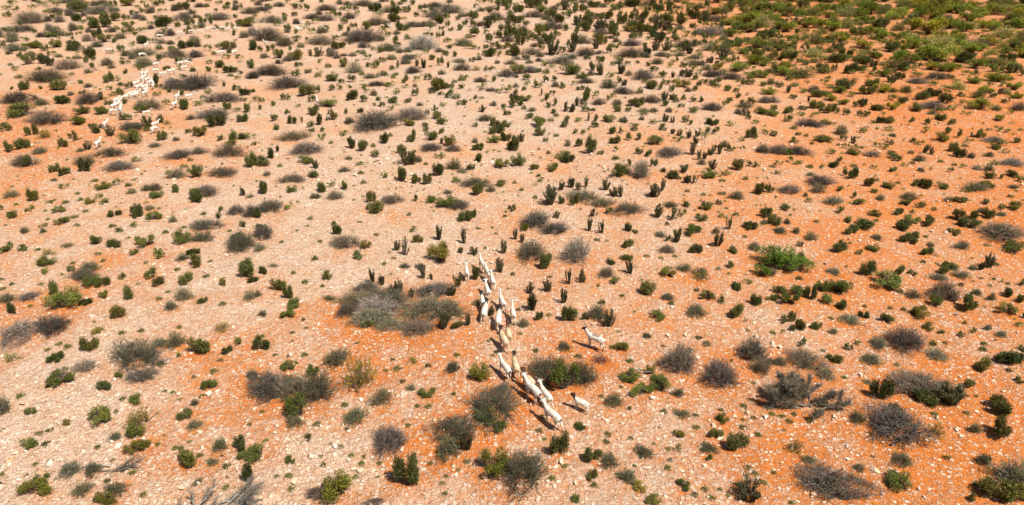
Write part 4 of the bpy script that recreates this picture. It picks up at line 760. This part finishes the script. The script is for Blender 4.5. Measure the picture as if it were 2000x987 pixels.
# ---------------------------------------------------------------- plants
pr = np.random.default_rng(33)
CAP = 300
by_kind = {}
for p in plants: by_kind.setdefault(p[0], []).append(p)
single, leftover = [], []
for k, lst in by_kind.items():
    lst.sort(key=lambda p: -(p[3] * p[4]))
    single += lst[:CAP]; leftover += lst[CAP:]
print({k: len(v) for k, v in by_kind.items()}, "left over", len(leftover))
cut = {k: np.quantile([p[3] / (p[2] - HORIZON) for p in v], [.25, .7]) for k, v in by_kind.items()}
def describe(p):
    q = p[3] / (p[2] - HORIZON); a, b = cut[p[0]]
    size = "small" if q < a else ("large" if q > b else "mid-sized")
    shape = "tall " if p[4] > p[3] * 1.3 and p[0] in "DU" else ("wide " if p[3] > p[4] * 2.1 and p[0] in "BOG" else "")
    return f"{size} {shape}{WORD[p[0]][0]}"
rows = [(p[1], p[2] - p[4] * .4, describe(p)) for p in single]
labels = name_all(rows)
# the landmarks themselves
HAND = {("B",1045,447):"smooth brown twig dome with a green bush at its left foot",("B",530,785):"left half of the wide leaf-trailing dry shrub",("B",619,790):"right half of the wide dry shrub above the trailing leaves",
 ("B",761,889):"fan-shaped dry shrub with bare stems on orange sand",("Y",703,769):"tall yellow-leaved bush standing alone beside a wide dry shrub",("B",966,833):"broad dry shrub beside the file of goats, green at its foot",
 ("B",888,869):"spiky dry shrub with an upright succulent leaning on it",("B",1023,965):"grey twig ball near the bottom edge beside a bright green bush",("G",963,937):"bright green bush with raised shoots against the grey twig ball",
 ("B",1327,733):"upper of the twin twig domes",("B",1405,758):"lower of the twin twig domes",("B",1748,874):"broad brown twig mound with a dark bush on top",("B",1622,978):"dry mound with a green heart near the bottom edge",
 ("G",491,0):"",("B",1768,687):"long olive-brown hummock, the dry middle part",("B",1956,473):"long dry shrub at the right edge above a green bush",("B",268,723):"tangled dry shrub with grey limbs on orange sand",
 ("A",1251,351):"ash-grey shrub with bleached twigs beside a yellow-green bush",("A",1124,515):"silvery dry shrub beside a brown dome above the file",("A",824,99):"silvery round shrub standing clear on the pale track",
 ("R",1172,715):"reddish bare twig shrub below the lone black-headed goat",("G",660,984):"dark leafy bush cut by the bottom edge",("G",1520,525):"largest bright green bush, sprawling down the slope",("Y",275,843):"yellow-green bush growing on pale bedrock with darker leaves below"}
for i, p in enumerate(single):
    for (k, u, v), t in HAND.items():
        if t and k == p[0] and abs(u - p[1]) < 7 and abs(v - p[2]) < 7: labels[i] = t
seen = {}
for i, t in enumerate(labels):
    if t in seen: labels[i] = t + ", the smaller one"
    seen[t] = 1

def fit(p):
    """metric width, depth, height and place of a plant"""
    k, u, v, w, h = p
    s = px_scale(v); dep = depression(v); sd_, cd_ = math.sin(dep), math.cos(dep)
    wm_ = w / s
    D = wm_ * (1.0 if w < 1.7 * h else .8)
    a = .4 * D * s * sd_
    if a > h * .42: a = h * .42; D = max(a / (.4 * s * sd_), wm_ * .5); a = min(.4 * D * s * sd_, h * .46)
    H = math.sqrt(max((h - a) ** 2 - a * a, (.15 * h) ** 2)) / (s * cd_)
    lo, hi = LIM[k]; H = min(max(H, lo * wm_), hi * wm_)
    x, y, z = on_ground(u, v - a)
    return x, y, z, wm_, D, H

def tint(p):
    g = .82 + .36 * pr.random()
    c = [g * (.92 + .16 * pr.random()), g, g * (.9 + .2 * pr.random())]
    lush = min(max((p[1] - 1300) / 300, 0), 1) * min(max((300 - p[2]) / 120, 0), 1)
    if p[0] in 'GOY': c = [c[0] * (1 + .40 * lush), c[1] * (1 + .48 * lush), c[2] * (1 - .25 * lush)]     # the lusher belt of another soil
    if p[0] == 'G' and pr.random() < .3: c = [c[0] * 1.3, c[1] * 1.05, c[2] * .8]
    if p[0] == 'G' and 1470 < p[1] < 1590 and 500 < p[2] < 545: c = [.95, 1.25, .8]
    if p[0] == 'D' and pr.random() < .25: c = [c[0] * 1.35, c[1] * 1.15, c[2]]
    if p[0] in 'BOA': q = .8 + .6 * pr.random(); c = [a * q for a in c]
    if p[0] in 'BO' and 640 < p[1] < 910 and 535 < p[2] < 665: c = [a * 1.2 for a in c]
    return (*c, 1)

for p, lb in zip(single, labels):
    k = p[0]
    x, y, z, w, d, h = fit(p)
    pm = PROTO[k][int(pr.integers(len(PROTO[k])))]
    rot = pr.random() * 6.28 if d > w * .93 else (math.pi * int(pr.integers(2)) + pr.normal() * .12)
    gf = .97 + .17 * min(max((300 - p[2]) / 250, 0), 1); sc = (w * gf, d * gf, h * gf)
    if min(p[3], p[4] * 1.5) >= 24 and pm[0] is not None:
        o = bpy.data.objects.new(NAME[k], None); COL.objects.link(o); o.empty_display_size = .2
        tn = tint(p)
        for nm, me in (("branches", pm[0]), ("foliage" if k not in "BAR" else "twigs", pm[1])):
            c = link(nm, me, o); c.color = tn
    else:
        o = link(NAME[k], pm[2]); o.color = tint(p)
    o.location = (x, y, z - .02); o.rotation_euler = (pr.normal() * .04, pr.normal() * .04, rot); o.scale = sc
    tag(o, lb, WORD[k][1], GROUP[k])

# what is left of the smallest bushes, and the scrub that goes on past the frame: too many to count
def thinned(me, keep, grow, r):
    v = np.empty(len(me.vertices) * 3, np.float32); me.vertices.foreach_get("co", v); v = v.reshape(-1, 3)
    f = np.empty(len(me.loops), np.int32); me.loops.foreach_get("vertex_index", f); f = f.reshape(-1, 4)
    mi = np.empty(len(me.polygons), np.int32); me.polygons.foreach_get("material_index", mi)
    sel = (mi == mi.max()) & (r.random(len(f)) < keep)
    q = v[f[sel]]; c = q.mean(1, keepdims=True)
    return ((q - c) * grow + c).reshape(-1, 3)
def scrub(name, items, mats, label, cat):
    V, MI = [], []
    for k, x, y, z, w, d, h in items:
        pm = PROTO[k][int(pr.integers(len(PROTO[k])))][2]
        far = y > 135 or abs(x) > y * .76
        v = thinned(pm, .03 if far else .085, 4.2 if far else 2.5, pr)
        a = pr.random() * 6.28
        v = np.stack([(v[:, 0] * math.cos(a) - v[:, 1] * math.sin(a)) * w + x, (v[:, 0] * math.sin(a) + v[:, 1] * math.cos(a)) * d + y, v[:, 2] * h + z], 1)
        V.append(v); MI.append(np.full(len(v) // 4, mats.index(k)))
    V = np.concatenate(V)
    tex = {'D': 'dark', 'G': 'green', 'B': 'dry', 'U': 'upright', 'O': 'olive', 'T': 'green', 'Y': 'yellow'}
    me = mesh_from(name, V, [np.arange(len(V)).reshape(-1, 4)], [M[tex[k]] for k in mats], np.concatenate(MI))
    return tag(link(name, me), label, cat, None, "stuff")
items = [(p[0], *fit(p)) for p in leftover]
for _ in range(1500):
    y = 16 + 250 * pr.random() ** .8; x = (pr.random() * 2 - 1) * (y * .95 + 14)
    zz = float(ground_z(x, y)); u, v = to_px(x, y, zz)
    if -70 < u < 2070 and -14 < v < 1060: continue
    k = "DDGGBUO"[int(pr.integers(7))] if x < 40 else "GGGDO"[int(pr.integers(5))]
    w = {'D': .7, 'G': 1.1, 'B': 2.6, 'U': .7, 'O': 1.4}[k] * (.7 + .7 * pr.random()) * (1.5 if x > 40 and k == 'G' else 1)
    items.append((k, x, y, zz - .02, w, w, w * {'D': 1, 'G': .6, 'B': .38, 'U': 1.6, 'O': .6}[k]))
sc_o = scrub("scrub_vegetation", items, list("DGBUOTY"), "low scrub of the smallest bushes scattered across the far plain", "scrub")
print("scrub faces", len(sc_o.data.polygons))

# ---------------------------------------------------------------- dead wood
def limb(r, p0, d, ln, rad, n=7, bend=.35, rise=.0):
    p = [np.array(p0, float)]; d = unit(np.array(d, float))
    for i in range(n - 1):
        d = unit(d + r.normal(size=3) * bend * np.array([1, 1, .5]) / 2 + np.array([0, 0, rise]))
        q = p[-1] + d * ln / (n - 1); q[2] = max(q[2], rad * .6)
        p.append(q)
    return np.array(p)[None], rad
def brush(r, line, n, ln, wid, droop=.0):
    """fine twigs along the outer half of a limb"""
    L_ = line[0]; t = (.2 + .8 * r.random(n)) * (len(L_) - 1); i = np.minimum(t.astype(int), len(L_) - 2); fr = (t - i)[:, None]
    s0 = L_[i] * (1 - fr) + L_[i + 1] * fr
    dv = unit(L_[i + 1] - L_[i]) * .9 + r.normal(size=(n, 3)) * .5; dv[:, 2] += .12
    s1 = s0 + unit(dv) * (ln * (.5 + r.random(n)))[:, None]; s1[:, 2] = np.maximum(s1[:, 2], .02)
    return tubes(np.stack([s0, (s0 + s1) / 2 + r.normal(size=(n, 3)) * .02, s1], 1), wid, wid * .5, r)
def dead_wood(name, at, limbs, label, seed, mat, twig=90, leaf=None):
    r = np.random.default_rng(seed)
    x, y, z = on_ground(*at)
    o = bpy.data.objects.new(name, None); COL.objects.link(o); o.location = (x, y, z)
    T = Bag(); ends = []
    for (px_, py_, dx, dy, dz, ln, rad) in limbs:
        l, rd = limb(r, (px_, py_, .06), (dx, dy, dz), ln, rad)
        B_ = Bag(); B_.add(tubes(l, rd, rd * .3, r, 6))
        for q in range(2):
            j = int(r.integers(2, 5)); b2, _ = limb(r, l[0][j], np.array([dx, dy, dz]) + r.normal(size=3) * .6, ln * .5, rd * .5)
            B_.add(tubes(b2, rd * .5, rd * .15, r, 5)); T.add(brush(r, b2, twig // 2, ln * .16, .008))
        v, f = B_.out(); link("limb", mesh_from("limb", v, [f], [M[mat]], smooth=True), o)
        T.add(brush(r, l, twig, ln * .18, .008)); ends.append(l[0][2:])
    v, f = T.out(); tag(link("twigs", mesh_from("twigs", v, [f], [M['grey' if mat == 'bleached' else ('dry' if leaf else mat)]]), o), kind="stuff")
    if leaf:
        e = np.concatenate(ends); c = e[r.integers(0, len(e), leaf)] + r.normal(size=(leaf, 3)) * np.array([.17, .17, .12]) + np.array([0, 0, .14]); c[:, 2] = np.abs(c[:, 2])
        v, f = leaves(c, r.normal(size=(leaf, 3)) + np.array([0, 0, .5]), .06, .02, r); link("foliage", mesh_from("foliage", v, [f], [M['upright']]), o)
    tag(o, label, "dead wood", "dead wood on the ground")
    return o
dead_wood("dead_branch", (462, 985), [(-.6, -.3, 1, .35, .25, 1.5, .035), (-.5, -.45, 1, .15, .2, 1.4, .04), (-.4, -.2, .9, .5, .3, 1.2, .03), (-.6, -.1, 1, .5, .15, 1.3, .03), (-.3, -.5, 1, .05, .2, 1.3, .03)],
          "fan of bleached dead branches cut by the bottom edge", 3, 'bleached', 110)
dead_wood("dead_branch", (385, 988), [(0, -.2, -.2, .8, .4, .55, .025), (0, -.2, .7, .5, .4, .9, .03), (.1, -.3, .9, .1, .2, .8, .025), (-.1, -.3, -.8, .2, .3, .7, .025)],
          "smaller grey dead branch left of the bleached fan", 5, 'bleached', 60, 60)
dead_wood("dead_shrub", (1572, 796), [(0, 0, -.9, .35, .55, 1.5, .04), (0, 0, -.7, .6, .9, 1.4, .04), (0, 0, -.2, .8, 1.0, 1.3, .04), (.1, 0, .35, .6, .9, 1.2, .035), (.2, 0, .8, .4, .7, 1.0, .035), (.5, -.2, 1, .25, .25, 1.1, .05), (-.3, -.1, -.9, -.05, .12, 1.3, .04), (.4, -.3, -.05, -.7, .3, .7, .05), (-.5, .1, -.4, .2, .9, 1.1, .035)],
          "dead shrub with bare limbs and dark twig sprays on orange sand", 8, 'dry', 430, 2400)
dead_wood("dead_branch", (243, 712), [(0, 0, 1, .2, .2, 1.3, .025), (.2, -.3, .8, -.3, .2, 1.4, .025), (-.6, 0, .6, .5, .35, 1.1, .02), (.9, -.2, 1, .1, .15, 1.0, .02)],
          "grey forked branches poking from the tangled dry shrub", 12, 'grey', 50)
dead_wood("dead_branch", (232, 922), [(-.6, 0, 1, .15, .15, 1.2, .022), (0, 0, 1, .05, .1, .9, .02), (-.4, .2, -.8, .2, .2, .9, .02)],
          "thin grey dead branch among the olive shrubs by the lower left corner", 14, 'grey', 40)
dead_wood("dead_branch", (1248, 728), [(0, 0, 1, -.35, .15, .5, .03), (0, 0, -.4, .6, .5, .4, .02)], "short pale dead log beside the green bushes below the lone goat", 15, 'bleached', 8)
# ---------------------------------------------------------------- goats and sheep
POSES = ('stand', 'walk_a', 'walk_b', 'graze', 'look')
def animal_mesh(pose, coat, fat=1.0):
    me = bpy.data.meshes.new("skeleton")
    P, E, RAD = [], [], []
    def add(p, r, parent=None):
        P.append(p); RAD.append(r if isinstance(r, tuple) else (r, r))
        if parent is not None: E.append((parent, len(P) - 1))
        return len(P) - 1
    f = fat
    pel = add((-.34, 0, .62), (.125 * f, .135 * f))
    loin = add((-.10, 0, .60), (.145 * f, .155 * f), pel)
    che = add((.14, 0, .585), (.145 * f, .165 * f), loin)
    wit = add((.30, 0, .62), (.115 * f, .135 * f), che)
    if pose == 'graze':
        neck = [(.42, 0, .56), (.52, 0, .40), (.60, 0, .27)]; head = [(.645, 0, .19), (.70, 0, .10)]; ear = (0, .06, .02)
    elif pose == 'look':
        neck = [(.39, 0, .73), (.45, 0, .87), (.49, 0, 1.00)]; head = [(.58, 0, .985), (.68, 0, .94)]; ear = (-.02, .06, .01)
    else:
        neck = [(.41, 0, .69), (.49, 0, .80), (.555, 0, .905)]; head = [(.64, 0, .875), (.735, 0, .815)]; ear = (-.02, .06, .01)
    if f > 1 and pose not in ('graze',): neck = [(.40, 0, .72), (.46, 0, .85), (.50, 0, .96)]; head = [(.59, 0, .935), (.69, 0, .88)]
    n = wit
    hk = 1.42 if f > 1 else 1.0
    for p, r in zip(neck, ((.080 * f, .095), (.060 * hk, .070 * hk), (.060 * hk, .064 * hk))): n = add(p, r, n)
    poll = n
    for p, r in zip(head, (.052 * hk, .034 * hk)): n = add(p, r, n)
    px, _, pz = neck[2]
    for s in (-1, 1):
        e = add((px + ear[0], s * .085, pz + .015), .018, poll); add((px + ear[0] - .03, s * .145, pz - .02), .014, e)
    t = add((-.47, 0, .65), .032, pel); add((-.53, 0, .55), .020, t)
    sw = {'stand': (.0, .02, -.02, .02), 'graze': (.05, -.04, .0, .03), 'look': (.0, .02, .02, -.03), 'walk_a': (.13, -.12, -.12, .13), 'walk_b': (-.11, .12, .13, -.12)}[pose]
    for i, (s, front) in enumerate(((1, 1), (-1, 1), (1, 0), (-1, 0))):
        d = sw[i]
        if front:
            a = add((.27, s * .085 * f, .47), (.055, .07), wit); b = add((.265 + d * .55, s * .085, .285), .032, a)
            c = add((.265 + d * .9, s * .085, .09), .021, b); add((.285 + d, s * .085, .015), .025, c)
        else:
            a = add((-.35, s * .09 * f, .48), (.075, .085), pel); b = add((-.30 + d * .3, s * .095, .395), .055, a)
            c = add((-.42 + d * .7, s * .09, .245), .028, b); e = add((-.40 + d * .95, s * .09, .085), .021, c); add((-.38 + d, s * .09, .015), .025, e)
    me.from_pydata(P, E, [])
    ob = bpy.data.objects.new("skeleton", me); COL.objects.link(ob)
    sk = ob.modifiers.new("skin", 'SKIN'); sk.use_smooth_shade = True
    if not me.skin_vertices: me.skin_vertices.new()
    for v, r in zip(me.skin_vertices[0].data, RAD): v.radius = r
    me.skin_vertices[0].data[0].use_root = True
    sb = ob.modifiers.new("sub", 'SUBSURF'); sb.levels = 1; sb.render_levels = 1
    dg = bpy.context.evaluated_depsgraph_get()
    out = bpy.data.meshes.new_from_object(ob.evaluated_get(dg))
    bpy.data.objects.remove(ob); bpy.data.meshes.remove(me)
    out.name = "animal_body"; out.materials.clear(); out.materials.append(M['coat'])
    co = np.empty(len(out.vertices) * 3, np.float32); out.vertices.foreach_get("co", co); co = co.reshape(-1, 3)
    white = np.array([.68, .63, .55]); cream = np.array([.60, .44, .29]); black = np.array([.022, .017, .015]); brown = np.array([.12, .065, .04])
    base = cream if 'cream' in coat else (black if coat == 'black' else white)
    c = np.tile(base, (len(co), 1)); X, Y_, Z = co.T
    headz = (X > .36) & (Z > .70) if pose != 'graze' else (X > .44)
    if 'black_head' in coat: c[headz] = black; c[(X > .36) & (Z > .62)] = c[(X > .36) & (Z > .62)] * .45
    if 'black_head' in coat: c[headz] = black
    if 'dark_head' in coat: c[headz] = brown * .5; c[(X > .22) & (Z > .6) & ~headz] = brown * 1.2
    if coat == 'black_patch':
        c[(X > .50) & (Z > .80)] = black
        c[(np.abs(X + .02) < .16) & (Z > .70) & (Y_ > -.06)] = black * 2
        c[Z < .22] = brown * .5
    if coat == 'black': c[(X < -.30) & (Z > .35) & (Z < .66)] = white
    if coat != 'black_patch': c[Z < .05] = brown
    c[(X < -.47) & (Z > .48) & (Z < .68)] *= .22 if coat == 'white' else .8              # tail
    c[(X > .70) & (Z > .6)] *= np.array([.9, .75, .7])
    a = out.attributes.new("coat", 'FLOAT_COLOR', 'POINT')
    a.data.foreach_set("color", np.concatenate([c, np.ones((len(c), 1))], 1).astype(np.float32).ravel())
    return out
_am = {}
def animal(pose, coat):
    k = (pose, coat)
    if k not in _am: _am[k] = animal_mesh(pose, coat, 1.12 if 'head' in coat else .88)
    return _am[k]
def horn_mesh(s):
    r = np.random.default_rng(9)
    p = np.array([[(.0, 0, 0), (-.03, s * .03, .06), (-.075, s * .06, .095), (-.12, s * .085, .10)]])
    v, f = tubes(p, .016, .004, r, 6)
    return mesh_from("horn", v, [f], [M['horn']], smooth=True)
HORN = [horn_mesh(1), horn_mesh(-1)]
def put_goat(name, u, v, deg, pose, coat, sc, label, group, horns=False):
    x, y, z = on_ground(u, v)
    body = animal(pose, coat)
    if horns:
        o = bpy.data.objects.new(name, None); COL.objects.link(o)
        bd = link("body", body, o)
        px, pz = (.49, 1.03) if pose == 'look' else (.555, .945)
        for h, s in zip(HORN, (1, -1)): link("horn", h, bd, (px, s * .022, pz))
    else:
        o = link(name, body)
    o.location = (x, y, z - .004); o.rotation_euler = (0, 0, R(deg)); o.scale = (sc, sc, sc)
    return tag(o, label, "goat" if name == "goat" else "sheep", group)
for u, v, deg, coat, pose, sc, lb in GOATS_FILE:
    sheep = 'head' in coat
    put_goat("sheep" if sheep else "goat", u, v, deg, pose, coat, sc * (.86 if sheep else .89), lb, "file of goats and sheep walking away", horns=not sheep)
fl = []
for it in FLOCK.split(";"):
    x, y, d, p = it.split(); fl.append((float(x) * SQ, float(y) * SQ, float(d), p, 'white'))
for it in FLOCK2.split(";"):
    x, y, d, p, c = it.split(); fl.append((500 + float(x) * SQ, float(y) * SQ, float(d), p, c))
PO = {'s': 'stand', 'l': 'look', 'g': 'graze', 'a': 'walk_a', 'b': 'walk_b'}
PW = {'s': "standing", 'l': "with raised head", 'g': "grazing", 'a': "walking away", 'b': "walking off"}
glab = name_all([(u, v - 8, f"{'black and white' if c == 'black' else c} goat {PW[p]}") for u, v, d, p, c in fl])
gr = np.random.default_rng(4); seen_g = set()
for (u, v, d, p, c), lb in zip(fl, glab):
    pose = PO[p]
    if pose == 'stand' and gr.random() < .5: pose = 'walk_a' if gr.random() < .5 else 'walk_b'
    while lb in seen_g: lb += " too"
    seen_g.add(lb)
    put_goat("goat", u, v, d + gr.normal() * 6, pose, c, .75 + .14 * gr.random(), lb, "flock of goats on the upper plain")
